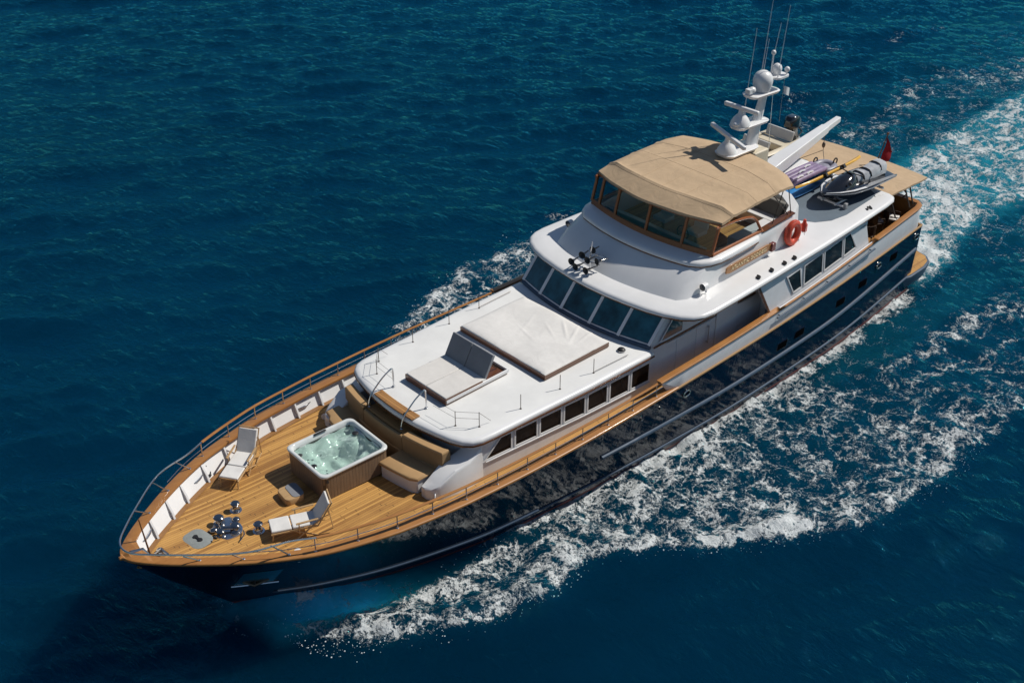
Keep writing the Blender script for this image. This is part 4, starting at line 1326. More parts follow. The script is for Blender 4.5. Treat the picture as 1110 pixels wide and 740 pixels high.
# bimini
NB, NY = 34, 25
b = MB()
def bim_pt(u, w):
    y = -2.78 + 5.56 * w
    xf = -6.55 - .078 * y * y; xa = -11.62 + .085 * y * y
    x = xf + (xa - xf) * u
    df = abs(x - xf); da = abs(x - xa); ds = 2.78 - abs(y)
    z = 7.36 + .27 * min(1, df / .62) + .07 * min(1, max(0, df - .62) / 1.4)
    z -= (.17 * max(0, 1 - ds / .42) + .05 * max(0, 1 - ds / 1.5)) * min(1, .25 + df / .8)
    z -= .05 * max(0, 1 - da / .3)
    for k_, xk in enumerate((-7.35, -8.7, -10.2)):
        xx = x + .05 * y * y * (1 - k_ * .5)
        z += (.05 if k_ == 0 else .035) * math.exp(-((xx - xk) / .08) ** 2)
    z += .012 * math.sin(3.1 * y + 2 * x) * math.exp(-df / 1.) + .010 * math.sin(1.9 * x + .8 * y)
    return (x, y, z)
us = np.concatenate([[0, .03, .06, .09, .115, .13], np.linspace(.15, .93, NB - 9), [.955, .98, 1.]])
wsb = np.concatenate([[0, .02, .04, .07, .08], np.linspace(.1, .9, NY - 10), [.92, .93, .96, .98, 1.]])
top = [[bim_pt(u, w) for w in wsb] for u in us]
bot = [[(p[0], p[1], p[2] - .035) for p in row] for row in top]
b.loft(top, closed=False); b.loft(bot, closed=False)
edge = [top[0][j] for j in range(len(wsb))] + [top[i][-1] for i in range(1, len(us))] + [top[-1][j] for j in range(len(wsb) - 2, -1, -1)] + [top[i][0] for i in range(len(us) - 2, 0, -1)]
b.loft([edge, [(p[0] + (p[0] + 9.1) * .003, p[1] * 1.004, p[2] - .085 - .012 * math.sin(i * 1.3)) for i, p in enumerate(edge)]], caps=(False, False))
bim = b.build('bimini', 'tan_canvas', yacht, sharp=30)
b = MB()
for w in (wsb[9], wsb[12], wsb[-10]): b.tube([(q[0], q[1], q[2] + .002) for q in (bim_pt(u, w) for u in us)], .006, 5)
for u in (us[5], us[16], us[24]): b.tube([(q[0], q[1], q[2] + .002) for q in (bim_pt(u, w) for w in wsb)], .006, 5)
b.build('canvas_seam', 'tan_canvas', bim)
for sd in (1, -1):
    for pa, pb_ in (((-10.95, sd * 2.58, 7.38), (-11.15, sd * 2.68, 6.3)), ((-10.7, sd * 2.6, 7.4), (-10.1, sd * 2.68, 6.22)), ((-10.0, sd * 2.6, 7.4), (-11.0, sd * 2.68, 6.28))):
        b = MB(); b.tube([pa, pb_], .018, 6); b.build('bimini_pole', 'dark_metal', bim)

# name board on the flybridge side
for sd in (1,):
    b = MB()
    a, c_ = (-7.25, 3.02), (-9.75, 2.94)
    lp = []
    for t in np.linspace(0, 1, 13):
        x = a[0] + (c_[0] - a[0]) * t; y = a[1] + (c_[1] - a[1]) * t
        h = .15 * (1 - .35 * max(0, (abs(t - .5) - .44) / .06))
        lp.append([(x, sd * y, 5.60 - h + .0), (x, sd * (y + .045), 5.60 - h), (x, sd * (y + .045), 5.60 + h), (x, sd * y, 5.60 + h)])
    b.loft(lp); nb = b.build('name_board', 'varnish', fly, bevel=.01)
    b = MB(); b.box((-9.85, sd * 2.97, 5.56), (.22, .16, .30)); b.build('navigation_light', 'orange_lamp', fly, bevel=.02)
    cu = bpy.data.curves.new('board_lettering', 'FONT'); cu.body = 'ATLANTIC GODDESS'; cu.size = .195; cu.extrude = .006; cu.align_x = 'CENTER'; cu.align_y = 'CENTER'; cu.space_character = 1.1
    tob = bpy.data.objects.new('tmp_text', cu); C.objects.link(tob)
    dg = bpy.context.evaluated_depsgraph_get(); dg.update()
    tm = bpy.data.meshes.new_from_object(tob.evaluated_get(dg)); bpy.data.objects.remove(tob, do_unlink=True)
    lt = bpy.data.objects.new('board_lettering', tm); C.objects.link(lt); tm.materials.clear(); tm.materials.append(M['gold'])
    lt.parent = fly
    ang = math.atan2(c_[1] - a[1], c_[0] - a[0])
    lt.matrix_world = Matrix.Translation((-8.5, 2.98 + .052, 5.60)) @ Matrix.Rotation(ang, 4, 'Z') @ Matrix.Rotation(math.pi / 2, 4, 'X') 
    lt.scale = (.98, 1.0, 1.0)

# ================================================================== MAST
b = MB()
mp_ = [(-11.95, 5.3, .42, .26), (-11.98, 6.6, .38, .24), (-12.05, 7.5, .34, .2), (-12.25, 8.4, .26, .16), (-12.5, 9.3, .2, .12), (-12.65, 9.75, .16, .10)]
b.loft([[(x + rx * math.cos(a), ry * math.sin(a), z) for a in np.linspace(0, 2 * math.pi, 17)[:-1]] for x, z, rx, ry in mp_])
mast = b.build('mast', 'white', yacht)
def platform(name, x0, x1, w0, w1, z0, z1, th=.09):
    lp = rrect((x0 + x1) / 2, 0, abs(x1 - x0), w0, min(w0, abs(x1 - x0)) * .35, 5)
    b = MB()
    f = lambda p: z0 + (z1 - z0) * (p[0] - x0) / (x1 - x0)
    b.loft([[(p[0], p[1], f(p) - th) for p in offset(lp, .06)], [(p[0], p[1], f(p) - .02) for p in lp], [(p[0], p[1], f(p)) for p in offset(lp, .03)]])
    return b.build(name, 'white', mast, sharp=50)
platform('radar_platform', -10.4, -12.2, .85, .8, 7.86, 7.80, .12)
platform('radar_platform', -11.0, -12.75, .66, .7, 8.72, 8.62, .12)
platform('dome_platform', -11.6, -13.2, .68, .7, 9.72, 9.62, .12)
b = MB(); b.span((-11.75, -.5, 5.3), (-12.55, .5, 7.62)); b.build('mast_plinth', 'cream', mast, bevel=.05)
def radar(c0, ang, L):
    b = MB()
    b.lathe([(.36, 0), (.34, .10), (.26, .24), (.19, .32), (.11, .40), (.09, .55)], 18, o=c0)
    r = Matrix.Rotation(ang, 3, 'Z')
    rd = b.build('radar_scanner', 'white', mast)
    b = MB(); b.box((c0[0], c0[1], c0[2] + .60), (L, .15, .15), rot=r); b.build('radar_bar', 'white', mast, bevel=.04)
radar((-10.72, 0, 7.86), math.radians(68), 2.35)
radar((-11.35, 0, 8.72), math.radians(92) , 1.45)
b = MB(); b.ball((-12.42, 0, 10.07), .36, 20, sz=(1, 1, 1.0)); b.lathe([(.28, 0), (.34, .2), (.355, .33)], 20, o=(-12.42, 0, 9.7)); b.build('satellite_dome', 'white', mast)
b = MB(); b.ball((-13.12, .05, 10.33), .18, 16, sz=(1, 1, 1.1)); b.lathe([(.14, 0), (.17, .2)], 16, o=(-13.12, .05, 10.12)); b.build('small_dome', 'white', mast)
b = MB(); b.tube([(-12.62, 0, 9.7), (-12.95, 0, 10.05)], .07, 8); b.loft([zz(rrect(-13.12, .1, .7, .6, .15), 10.06), zz(rrect(-13.12, .1, .7, .6, .15), 10.13)]); b.tube([(-13.0, -.1, 10.1), (-13.02, -.1, 10.85)], .03, 8); b.ball((-13.02, -.1, 10.9), .09, 10); b.ball((-13.35, .32, 10.32), .10, 10); b.tube([(-13.35, .32, 10.1), (-13.35, .32, 10.3)], .03, 6); b.build('mast_head', 'white', mast)
b = MB(); b.ball((-11.78, .05, 9.88), .13, 12, sz=(1.2, 1, .9)); b.box((-11.62, .05, 9.88), (.2, .2, .16)); b.build('camera_housing', 'white', mast, bevel=.0)
b = MB(); b.ball((-10.98, .12, 8.86), .11, 10, sz=(1.3, 1, .8)); b.build('camera_housing', 'white', mast)
for pa, pb_ in (((-12.2, -.5, 8.75), (-12.45, -.5, 11.8)), ((-12.3, 0, 10.5), (-12.55, 0, 13.3)), ((-12.75, -.3, 9.6), (-12.95, -.3, 11.35)), ((-13.05, -.1, 10.8), (-13.28, -.1, 11.9)), ((-12.85, .3, 10.1), (-13.12, .3, 12.65))):
    b = MB(); b.tube([pa, tuple(Vector(pa).lerp(Vector(pb_), .25)), pb_], [.022, .014, .008], 6); b.build('whip_antenna', 'white', mast)
b = MB(); b.tube([(-12.2, -.42, 8.1), (-12.2, -.5, 8.78)], .055, 8); b.tube([(-12.3, -.05, 8.6), (-12.2, -.45, 8.3)], .03, 6); b.build('antenna_base', 'white', mast)
for sd in (1, -1):
    b = MB(); b.tube([(-12.75, sd * .25, 9.6), (-12.6, sd * .45, 7.0)], .012, 5); b.build('mast_stay', 'steel', mast)

# ================================================================== CRANE, AWNING, STERN
b = MB()
A = Vector((-13.75, -.35, 6.05)); T = Vector((-19.2, -.98, 6.42))
d = (T - A).normalized(); s_ = d.cross(Vector((0, 0, 1))).normalized(); u_ = s_.cross(d)
def ring(p, w, h, dn): return [tuple(p + s_ * w + u_ * h), tuple(p - s_ * w + u_ * h), tuple(p - s_ * w - u_ * dn), tuple(p + s_ * w - u_ * dn)]
b.loft([ring(A, .31, .20, .28), ring(A + d * 1.2, .28, .21, .27), ring(A + d * 4.4, .17, .16, .14), ring(A + d * 4.5, .13, .14, .12), ring(T, .11, .12, .10)])
crane = b.build('crane', 'white', yacht, bevel=.03)
b = MB(); b.lathe([(.34, 5.2), (.30, 5.5), (.28, 5.85)], 18, o=(-13.75, -.35, 0)); b.span((-13.35, -.75, 5.8), (-14.1, .05, 6.1)); b.build('crane_pedestal', 'white', crane, bevel=.04)
b = MB(); b.tube([tuple(A + d * 4.45 - u_ * .2), tuple(A + d * 4.45 - u_ * .95)], .012, 5)
b.build('crane_wire', 'dark_metal', crane)
b = MB(); b.ball(tuple(A + d * 4.45 - u_ * .72), .09, 8, sz=(.8, .8, 1.4)); b.build('crane_hook', 'dark_metal', crane)
for q in ((-16.1, .75, 5.45), (-14.9, -1.2, 5.4)):
    b = MB(); b.tube([tuple(A + d * 4.45 - u_ * .95), q], .012, 5); b.build('crane_wire', 'dark_metal', crane)

b = MB()
aw = [(-17.05, 2.85), (-20.32, 2.62), (-20.5, 2.5), (-20.62, 0), (-20.5, -2.45), (-20.32, -2.57), (-17.05, -2.85)]
awz = lambda p: 4.98 - .085 * (-17.05 - p[0]) - .035 * abs(p[1]) / 2.6
g = []
for t in np.linspace(0, 1, 17):
    x = -17.05 - 3.5 * t
    yy = 2.80 - .22 * t
    g.append([(x - .12 * (1 - (2 * w - 1) ** 2) * t, yy * (2 * w - 1), 4.98 - .30 * t - .03 * (2 * w - 1) ** 2 - .025 * math.sin(math.pi * ((t * 3) % 1))) for w in np.linspace(0, 1, 15)])
b.loft(g, closed=False); b.loft([[(p[0], p[1], p[2] - .03) for p in r] for r in g], closed=False)
e = g[0] + [r[-1] for r in g[1:]] + g[-1][::-1][1:] + [r[0] for r in g[::-1][1:-1]]
b.loft([e, [(p[0], p[1], p[2] - .07) for p in e]], caps=(False, False))
awn = b.build('aft_awning', 'tan_canvas', yacht, sharp=60)
for sd in (1, -1):
    for (x, y) in ((-19.0, 2.88), (-19.35, 2.80), (-17.9, 2.95)):
        b = MB(); b.tube([(x, sd * y, TOPB(x) + .05), (x - .02, sd * (2.52), 4.93 - .085 * (-17.05 - x) - .06)], .03, 8); b.build('awning_post', 'dark_metal', awn)
b = MB(); g = [[(x, -2.62, 4.84 if x > -19 else 4.72), (x, 2.62, 4.84 if x > -19 else 4.72)] for x in ()]
for y in (0.,):
    b.tube([(-17.2, y, 4.88), (-20.4, y, 4.60)], .025, 6)
b.tube([(-18.8, -2.62, 4.73), (-18.8, 2.62, 4.73)], .025, 6)
b.build('awning_frame', 'dark_metal', awn)
# stern guard rail
b = MB()
b.tube(smooth_path([(-19.55, 2.2, 3.95), (-19.55, 2.2, 4.30), (-19.55, 0, 4.30), (-19.55, -2.2, 4.30), (-19.55, -2.2, 3.95)], 3), .028, 6)
for y in (-1.1, 0, 1.1): b.tube([(-19.55, y, 3.96), (-19.55, y, 4.3)], .02, 6)
b.build('stern_rail', 'dark_metal', yacht)

# swim platform
sp = [(-19.0, 3.10), (-19.5, 3.24), (-20.6, 3.20), (-21.15, 3.06), (-21.48, 2.75), (-21.66, 2.1), (-21.75, 0)]
spl = mirror_loop(sp)
b = MB(); b.loft([zz(offset(spl, .10), .30), zz(offset(spl, .02), .62), zz(spl, .70), zz(spl, .80), zz(offset(spl, .03), .82)])
swim = b.build('swim_platform', 'boot', yacht, sharp=50)
b = MB(); spd = offset(spl, .09); b.loft([zz(spd, .80), zz(spd, .845)]); b.build('platform_deck', 'teak', swim)
b = MB(); b.tube(smooth_path([(-19.72, 2.75, 2.70), (-20.35, 2.66, 2.66), (-20.75, 2.6, 2.5), (-20.78, 2.58, 1.9), (-20.78, 2.55, .85)], 6), .026, 8); b.build('boarding_rail', 'steel', swim)
b = MB(); b.tube([(-20.95, 2.3, .85), (-20.95, 2.3, 1.0), (-21.05, 2.42, 1.0)], .04, 6); b.box((-20.97, 2.3, .88), (.25, .12, .05)); b.build('platform_cleat', 'dark_metal', swim)

# ================================================================== THINGS ABOARD
# ---- hot tub
TX0, TX1, TY0, TY1 = 5.22, 7.58, -1.26, .76
tub = thing('hot_tub', 'square hot tub full of bubbling green water in a brown slatted cabinet on the foredeck', 'hot tub', ((TX0 + TX1) / 2, (TY0 + TY1) / 2, 2.64), math.radians(-2.2))
LX, LY, TH = TX1 - TX0, TY1 - TY0, .90
b = MB()
b.loft([zz(rrect(0, 0, LX - .16, LY - .16, .16), 0), zz(rrect(0, 0, LX - .09, LY - .09, .17), .03), zz(rrect(0, 0, LX - .07, LY - .07, .17), TH - .07)], caps=(True, False))
b.build('cabinet', 'cabinet', tub, sharp=40)
b = MB()
hx, hy = LX / 2 - .13, LY / 2 - .13
def inner(k=0., r=.2, z=0.): return zz(rrect(0, 0, LX - .22 - k, LY - .22 - k, r, 6), z)
b.loft([zz(rrect(0, 0, LX - .06, LY - .06, .18, 6), TH - .10), zz(rrect(0, 0, LX, LY, .20, 6), TH - .07), zz(rrect(0, 0, LX, LY, .20, 6), TH - .02), zz(rrect(0, 0, LX - .05, LY - .05, .19, 6), TH), inner(-.06, .22, TH), inner(0, .22, TH - .02), inner(.03, .22, TH - .16)], caps=(False, False))
b.build('rim', 'shell', tub, sharp=60)
# moulded seats below the water
GN = 44
b = MB(); vv = []
def basin(u, w):
    x = (u - .5) * 2 * (hx - .015); y = (w - .5) * 2 * (hy - .015)
    ed = min(hx - abs(x), hy - abs(y))
    z = -.62 * (1 - math.exp(-max(0, ed) / .10))
    for (cx, cy, rx, ry, a) in ((.72, .42, .34, .42, .34), (.70, -.45, .34, .36, .30), (-.66, .50, .40, .30, .38), (-.72, -.35, .36, .42, .42), (.05, .62, .35, .22, .30), (-.05, -.64, .42, .2, .34), (.0, .05, .12, .35, .12)):
        q = ((x - cx) / rx) ** 2 + ((y - cy) / ry) ** 2
        z += a * math.exp(-q * q)
    z += .05 * math.sin(7 * x + 3 * y) * math.sin(5 * y - 2 * x)
    return (x, y, TH - .12 + max(-.70, min(.0, z)))
for i in range(GN + 1):
    vv.append([basin(i / GN, j / GN) for j in range(GN + 1)])
b.loft(vv, closed=False)
b.build('moulded_seats', 'shell', tub, sharp=80)
b = MB(); n_ = 40; g = []
for i in range(n_ + 1):
    g.append([((i / n_ - .5) * 2 * (hx + .0), (j / n_ - .5) * 2 * (hy + .0), TH - .165 + .006 * math.sin(i * .9 + j * .5) + .005 * math.sin(j * 1.3 - i * .4) + .004 * math.sin(i * 2.1 + j * 1.7)) for j in range(n_ + 1)])
b.loft(g, closed=False); b.build('water', 'spa', tub, sharp=80)
for (x, y, r) in ((.95, .20, .09), (-.95, -.78, .035), (.98, -.50, .08), (-.88, -.35, .10)):
    b = MB(); b.lathe([(r, 0), (r, .015), (r * .7, .03), (.001, .03)], 14, o=(x, y, TH - .012) if abs(x) > 9 else (x, y, TH - .13)); b.build('control_knob', 'black', tub)
for (x, y) in ((.55, .55), (.68, .45), (.6, .3), (.78, .62), (.8, -.35), (.72, -.5), (.62, -.42), (-.2, .35), (-.35, .42), (-.1, -.3), (-.4, -.5), (.25, -.55), (.3, .6), (-.75, .55), (-.6, .68)):
    b = MB(); b.lathe([(.034, 0), (.034, .012), (.001, .014)], 10, o=(x, y, basin(x / 2 / (hx - .015) + .5, y / 2 / (hy - .015) + .5)[2] + .004)); b.build('jet', 'grey', tub)
for y in (-.86, -.80, -.74):
    pass
b = MB(); b.box((.0, -LY / 2 + .10, TH + .01), (.42, .07, .03)); b.build('control_panel', 'black', tub, bevel=.01)
b = MB(); b.lathe([(.045, 0), (.045, .02), (.001, .02)], 12, o=(LX / 2 - .17, LY / 2 - .03, TH - .22), mat=Matrix.Rotation(-math.pi / 2, 3, 'X')); b.build('drain_cap', 'black', tub)

# ---- step for the tub
stp = thing('tub_step', 'small rounded tan and grey plastic step on the deck in front of the hot tub', 'step', (8.20, -.12, 2.68), math.radians(-8))
b = MB()
lp = rrect(0, 0, .62, .70, .16, 5)
b.loft([zz(offset(lp, .02), 0), zz(lp, .20), zz(offset(lp, .02), .235), zz(offset(lp, .05), .24)])
b.build('step_body', 'lightwood', stp, sharp=50)
b = MB(); b.loft([zz(rrect(-.12, 0, .36, .66, .14, 5), .24), zz(rrect(-.12, 0, .36, .66, .14, 5), .255)]); b.build('tread', 'grey_tread_shaded_back', stp)

# ---- steamer loungers (built facing +X: foot rest at +X)
def make_lounger(label, loc, rz):
    t = thing('deck_lounger', label, 'lounger', loc, rz, 'folding wooden loungers on the foredeck')
    for y in (-.30, .30):
        b = MB()
        b.hexa([(1.0, y - .02, .30), (1.0, y + .02, .30), (1.0, y + .02, .345), (1.0, y - .02, .345)], [(-.30, y - .02, .30), (-.30, y + .02, .30), (-.30, y + .02, .345), (-.30, y - .02, .345)])
        b.build('side_rail', 'lightwood', t, bevel=.006)
    def bar(p, q, w=.022):
        b = MB(); b.tube([p, q], w, 6); return b
    for y in (-.27, .27):
        bar((.93, y, .33), (.98, y, 0)).build('leg', 'lightwood', t)
        bar((.40, y * 1.12, .33), (-.25, y * 1.12, 0)).build('leg', 'lightwood', t)
        bar((-.42, y * 1.12, .55), (.30, y * 1.12, .0)).build('leg', 'lightwood', t)
        b = MB(); b.hexa([(.30, y * 1.22 - .035, .53), (.30, y * 1.22 + .035, .53), (-.32, y * 1.22 + .03, .57), (-.32, y * 1.22 - .03, .57)], [(.30, y * 1.22 - .035, .558), (.30, y * 1.22 + .035, .558), (-.32, y * 1.22 + .03, .598), (-.32, y * 1.22 - .03, .598)])
        b.build('armrest', 'lightwood', t, bevel=.008)
        bar((.22, y * 1.2, .54), (.22, y * 1.12, .16), .018).build('arm_post', 'lightwood', t)
    b = MB(); b.span((.98, -.29, .35), (.42, .29, .42)); b.build('foot_cushion', 'white_cloth', t, bevel=.025)
    b = MB(); b.span((.39, -.29, .35), (-.28, .29, .42)); b.build('seat_cushion', 'white_cloth', t, bevel=.025)
    r = Matrix.Rotation(math.radians(-52), 3, 'Y')
    b = MB()
    for (a0, a1, th0, th1, mi) in ((0, .74, .0, .065, 0),):
        P = []
        for (l, y, h) in ((0, -.29, th0), (0, .29, th0), (0, .29, th1), (0, -.29, th1)):
            P.append((l, y, h))
        def tr_(l, y, h):
            an = math.radians(58)
            return (-.30 - l * math.cos(an) + h * math.sin(an), y, .36 + l * math.sin(an) + h * math.cos(an))
        b.loft([[tr_(a0, -.29, th0), tr_(a0, .29, th0), tr_(a0, .29, th1), tr_(a0, -.29, th1)], [tr_(a1, -.29, th0), tr_(a1, .29, th0), tr_(a1, .29, th1), tr_(a1, -.29, th1)]])
    b.build('back_cushion', 'grey_cloth', t, bevel=.02)
    b = MB()
    for y in (-.31, .31):
        b.tube([tr_(-.05, y, -.02), tr_(.80, y, -.02)], .02, 6)
    b.tube([tr_(.78, -.31, -.02), tr_(.78, .31, -.02)], .02, 6)
    b.tube([tr_(.5, -.31, -.02), tr_(.5, .31, -.02)], .016, 6)
    b.build('back_frame', 'lightwood', t)
    b = MB()
    for y in (-.30, .30): b.tube([tr_(.55, y, -.04), (-.72, y, .12), (-.30, y, .02)], .016, 6)
    b.build('prop', 'lightwood', t)
    return t
lg1 = make_lounger('wooden lounger with white cushions standing by the white bulwark, empty deck round it', (8.48, -2.22, deck_z(8.5) + .02), math.radians(34))
lg2 = dup(lg1, (8.72, 1.36, deck_z(8.7) + .02), math.radians(-24), 'wooden lounger with white cushions between the hot tub and the near rail')

# ---- chrome windlass gear and chain hatch
wl = thing('anchor_windlass', 'polished chrome anchor windlass with round capstan drums in the middle of the foredeck', 'windlass', (10.42, -.02, deck_z(10.4) + .025))
b = MB(); lp = smooth_path([(.42, -.1), (.28, .34), (-.16, .42), (-.4, .16), (-.36, -.4), (.08, -.45)], 6, True)
b.loft([zz(lp, 0), zz(lp, .03), zz(offset(lp, .03), .05)]); b.build('base_plate', 'steel', wl)
drum = [(.14, 0), (.14, .05), (.085, .10), (.075, .22), (.11, .30), (.13, .34), (.10, .38), (.001, .39)]
for (x, y, s_) in ((.02, -.34, 1.15), (-.16, .22, 1.05), (.26, .14, .9)):
    b = MB(); b.lathe([(r * s_, z * s_) for r, z in drum], 20, o=(x, y, .05)); b.build('capstan_drum', 'chrome', wl)
b = MB(); b.ball((.32, -.12, .18), .13, 12, sz=(1, .8, .9)); b.tube([(.02, -.34, .22), (.12, .0, .24), (-.16, .22, .22)], .07, 10); b.ball((-.38, -.10, .16), .12, 12); b.build('gear_housing', 'chrome', wl)
for (y, ln) in ((-.42, .5), (.20, .5)):
    b = MB(); b.tube([(.25, y * .6, .10), (.85, y * .35, .05)], .035, 6); b.build('anchor_chain', 'dark_metal', wl)
b = MB(); b.tube([(-.3, .4, .1), (-.2, .62, .22), (.0, .7, .1)], .02, 6); b.build('hand_lever', 'chrome', wl)
b = MB(); b.tube([(.38, .26, .1), (.5, .3, .42)], .015, 6); b.ball((.5, .3, .44), .03, 8); b.build('brake_lever', 'chrome', wl); wl.scale = (1, 1, .58)
for (lx, ly, lab) in ((9.74, -.62, 'chrome mooring capstan on the deck nearest the far lounger'), (9.76, .58, 'chrome mooring capstan on the deck nearest the foot of the near lounger')):
    cp = thing('mooring_capstan', lab, 'capstan', (lx, ly, deck_z(lx) + .02), 0, 'capstans beside the windlass')
    b = MB(); b.lathe([(.19, 0), (.19, .03), (.12, .05), (.11, .08)], 20); b.build('capstan_base', 'steel', cp)
    b = MB(); b.lathe([(.13, .07), (.09, .13), (.085, .26), (.14, .34), (.15, .38), (.11, .42), (.001, .43)], 20); b.build('capstan_drum', 'chrome', cp); cp.scale = (.9, .9, .72)
b = MB(); b.tube([(10.0, .32, deck_z(10) + .1), (9.8, .40, deck_z(10) + .1)], .05, 8)
ht = thing('deck_hatch', 'flat oval grey chain locker hatch on the teak near the bow', 'hatch', (11.26, -.12, deck_z(11.26) + .028), math.radians(8))
lp = rrect(0, 0, .66, .80, .24, 6)
b = MB(); b.loft([zz(lp, 0), zz(lp, .025), zz(offset(lp, .03), .035)]); b.build('hatch_lid', 'hatch_grey', ht)
b = MB(); b.lathe([(.075, .03), (.07, .06), (.001, .06)], 12, o=(0, -.10, 0)); b.lathe([(.075, .03), (.07, .06), (.001, .06)], 12, o=(0, .10, 0)); b.span((-.03, -.1, .035), (.03, .1, .065)); b.build('hatch_handle', 'black', ht)
bo = thing('deck_bollard', 'short white mooring post on the near side deck under the rail', 'bollard', (9.62, 2.30, deck_z(9.6) + .02))
b = MB(); b.lathe([(.10, 0), (.10, .02), (.07, .04), (.07, .26), (.10, .30), (.10, .33), (.001, .35)], 14); b.build('post', 'white', bo)
cd = thing('rope_coil', 'coiled mooring line lying on a cleat against the far bulwark beside the lounger', 'rope', (9.55, -2.55, deck_z(9.5) + .03))
b = MB(); b.tube([((.13 + .008 * (i % 7)) * math.cos(i * .55), (.10 + .008 * (i % 7)) * math.sin(i * .55), .02 + .0022 * i) for i in range(46)], .018, 6); b.tube([(.1, .0, .06), (0, -.08, .22), (-.12, -.1, .30)], .025, 6); b.build('coil', 'black', cd)

# ---- double sun bed on the cabin roof
sb = thing('sun_bed', 'double sun bed with its backrest raised, on the white cabin roof', 'sun bed', (1.9, -.03, 4.09))
b = MB()
b.loft([zz(rrect(.0, 0, 2.56, 1.92, .08), 0), zz(rrect(.0, 0, 2.56, 1.92, .08), .07)], caps=(True, True)); b.build('base_tray', 'wood_dark', sb)
b = MB()
for y in (-.96, .96): b.span((-1.26, y - .03, .05), (1.26, y + .03, .16))
b.span((-1.30, -.98, .05), (-1.24, .98, .16)); b.span((-1.1, -.03, .05), (-.4, .03, .12)); b.build('tray_edge', 'white', sb, bevel=.01)
for y in (-.475, .475):
    b = MB(); b.span((-.36, y - .47, .10), (1.27, y + .47, .235)); b.build('mattress', 'grey_cloth', sb, bevel=.03)
    b = MB(); an = math.radians(61)
    def q_(l, yy, h): return (-.38 - l * math.cos(an) + h * math.sin(an), yy, .17 + l * math.sin(an) + h * math.cos(an))
    b.loft([[q_(0, y - .465, 0), q_(0, y + .465, 0), q_(0, y + .465, .11), q_(0, y - .465, .11)], [q_(.80, y - .465, 0), q_(.80, y + .465, 0), q_(.80, y + .465, .11), q_(.80, y - .465, .11)]])
    b.build('backrest', 'grey_tread_shaded_back', sb, bevel=.02)  # dark colour stands in for shade on a white cushion
b = MB(); b.tube([q_(.45, -.6, -.02), (-1.12, -.6, .1)], .02, 6); b.tube([q_(.45, .6, -.02), (-1.12, .6, .1)], .02, 6); b.build('backrest_prop', 'dark_metal', sb)
b = MB(); b.span((1.262, -.96, .0), (1.295, .96, .20)); b.span((-.2, .945, .0), (1.295, .975, .2)); b.build('shaded_side_board', 'wood_dark', sb)  # dark boards stand in for the shaded sides of the white box

# ---- big covered sun pad
pad = thing('sun_pad', 'large flat sun pad under a creased white cover in front of the wheelhouse windows', 'sun pad', (-1.38, 0, 4.09))
b = MB(); b.loft([zz(rrect(0, 0, 2.82, 3.92, .05), 0), zz(rrect(0, 0, 2.82, 3.92, .05), .17)]); b.build('pad_base', 'wood_dark', pad)
b = MB(); g = []
NX_, NY_ = 60, 80
for i in range(NX_ + 1):
    row = []
    for j in range(NY_ + 1):
        x = -1.43 + 2.86 * i / NX_; y = -1.98 + 3.96 * j / NY_
        e = min(1.43 - abs(x), 1.98 - abs(y))
        z = .175 + .05 * (1 - math.exp(-e / .10))
        z += .010 * math.sin(3 * x + 1.2 * y) + .008 * math.sin(-2 * x + 2.6 * y)
        for (cx, cy, an, ln, wd, am) in ((-.95, .9, .5, .55, .03, .035), (-1.05, 1.3, .2, .45, .03, .03), (-.9, .5, .9, .5, .035, .03), (-.5, .2, 1.1, .4, .03, .02), (-.3, -.6, .4, .6, .04, .016), (.2, -.2, 1.3, .5, .03, .016), (-1.1, .2, -.4, .35, .03, .025), (.5, 1.2, -.3, .5, .03, .014)):
            dx, dy = x - cx, y - cy
            u = dx * math.cos(an) + dy * math.sin(an); v_ = -dx * math.sin(an) + dy * math.cos(an)
            z += am * math.exp(-(u / ln) ** 2 - (v_ / wd) ** 2)
        row.append((x, y, z))
    g.append(row)
b.loft(g, closed=False)
ed = g[0] + [r[-1] for r in g[1:]] + g[-1][::-1][1:] + [r[0] for r in g[::-1][1:-1]]
b.loft([ed, [(p[0], p[1], .135) for p in ed]], caps=(False, False)); b.build('pad_cover', 'white_cloth', pad, sharp=70)
b = MB(); b.span((1.42, -1.99, .0), (1.455, 1.99, .16)); b.span((-1.43, 1.965, .0), (1.455, 2.0, .15)); b.build('base_board', 'wood_dark', pad)

# ---- life ring and light float
lr = thing('life_ring', 'orange red life ring hung on the white side of the flybridge', 'life ring', (-11.02, 2.90, 5.68))
b = MB(); b.tube([(.30 * math.cos(a), .05, .36 * math.sin(a)) for a in np.linspace(0, 2 * math.pi, 33)[:-1]], .125, 10, closed=True); b.build('ring', 'red', lr)
b = MB(); b.tube([(.41 * math.cos(a), .09 + .03 * math.cos(4 * a), .47 * math.sin(a)) for a in np.linspace(0, 2 * math.pi, 49)[:-1]], .014, 5, closed=True); b.build('grab_line', 'red', lr)
b = MB()
for a in (.78, 2.36, 3.93, 5.5):
    b.tube([((.30 + .1 * math.cos(q)) * math.cos(a), .05 + .1 * math.sin(q), (.36 + .1 * math.cos(q)) * math.sin(a)) for q in np.linspace(0, 6.283, 13)[:-1]], .016, 5, closed=True)
b.build('reflective_band', 'silver', lr)
lf = thing('light_float', 'small orange red marker light float in a bracket beside the life ring', 'light float', (-11.72, 2.92, 5.70))
b = MB(); b.lathe([(.05, -.24), (.11, -.2), (.12, .05), (.07, .12), (.05, .24), (.001, .26)], 14); b.build('float_body', 'red', lf)
b = MB(); b.tube([(0, -.14, -.1), (0, .1, -.1)], .02, 6); b.tube([(0, .10, .1), (.10, .12, -.28), (.2, .04, -.1)], .015, 5); b.build('bracket', 'steel', lf)

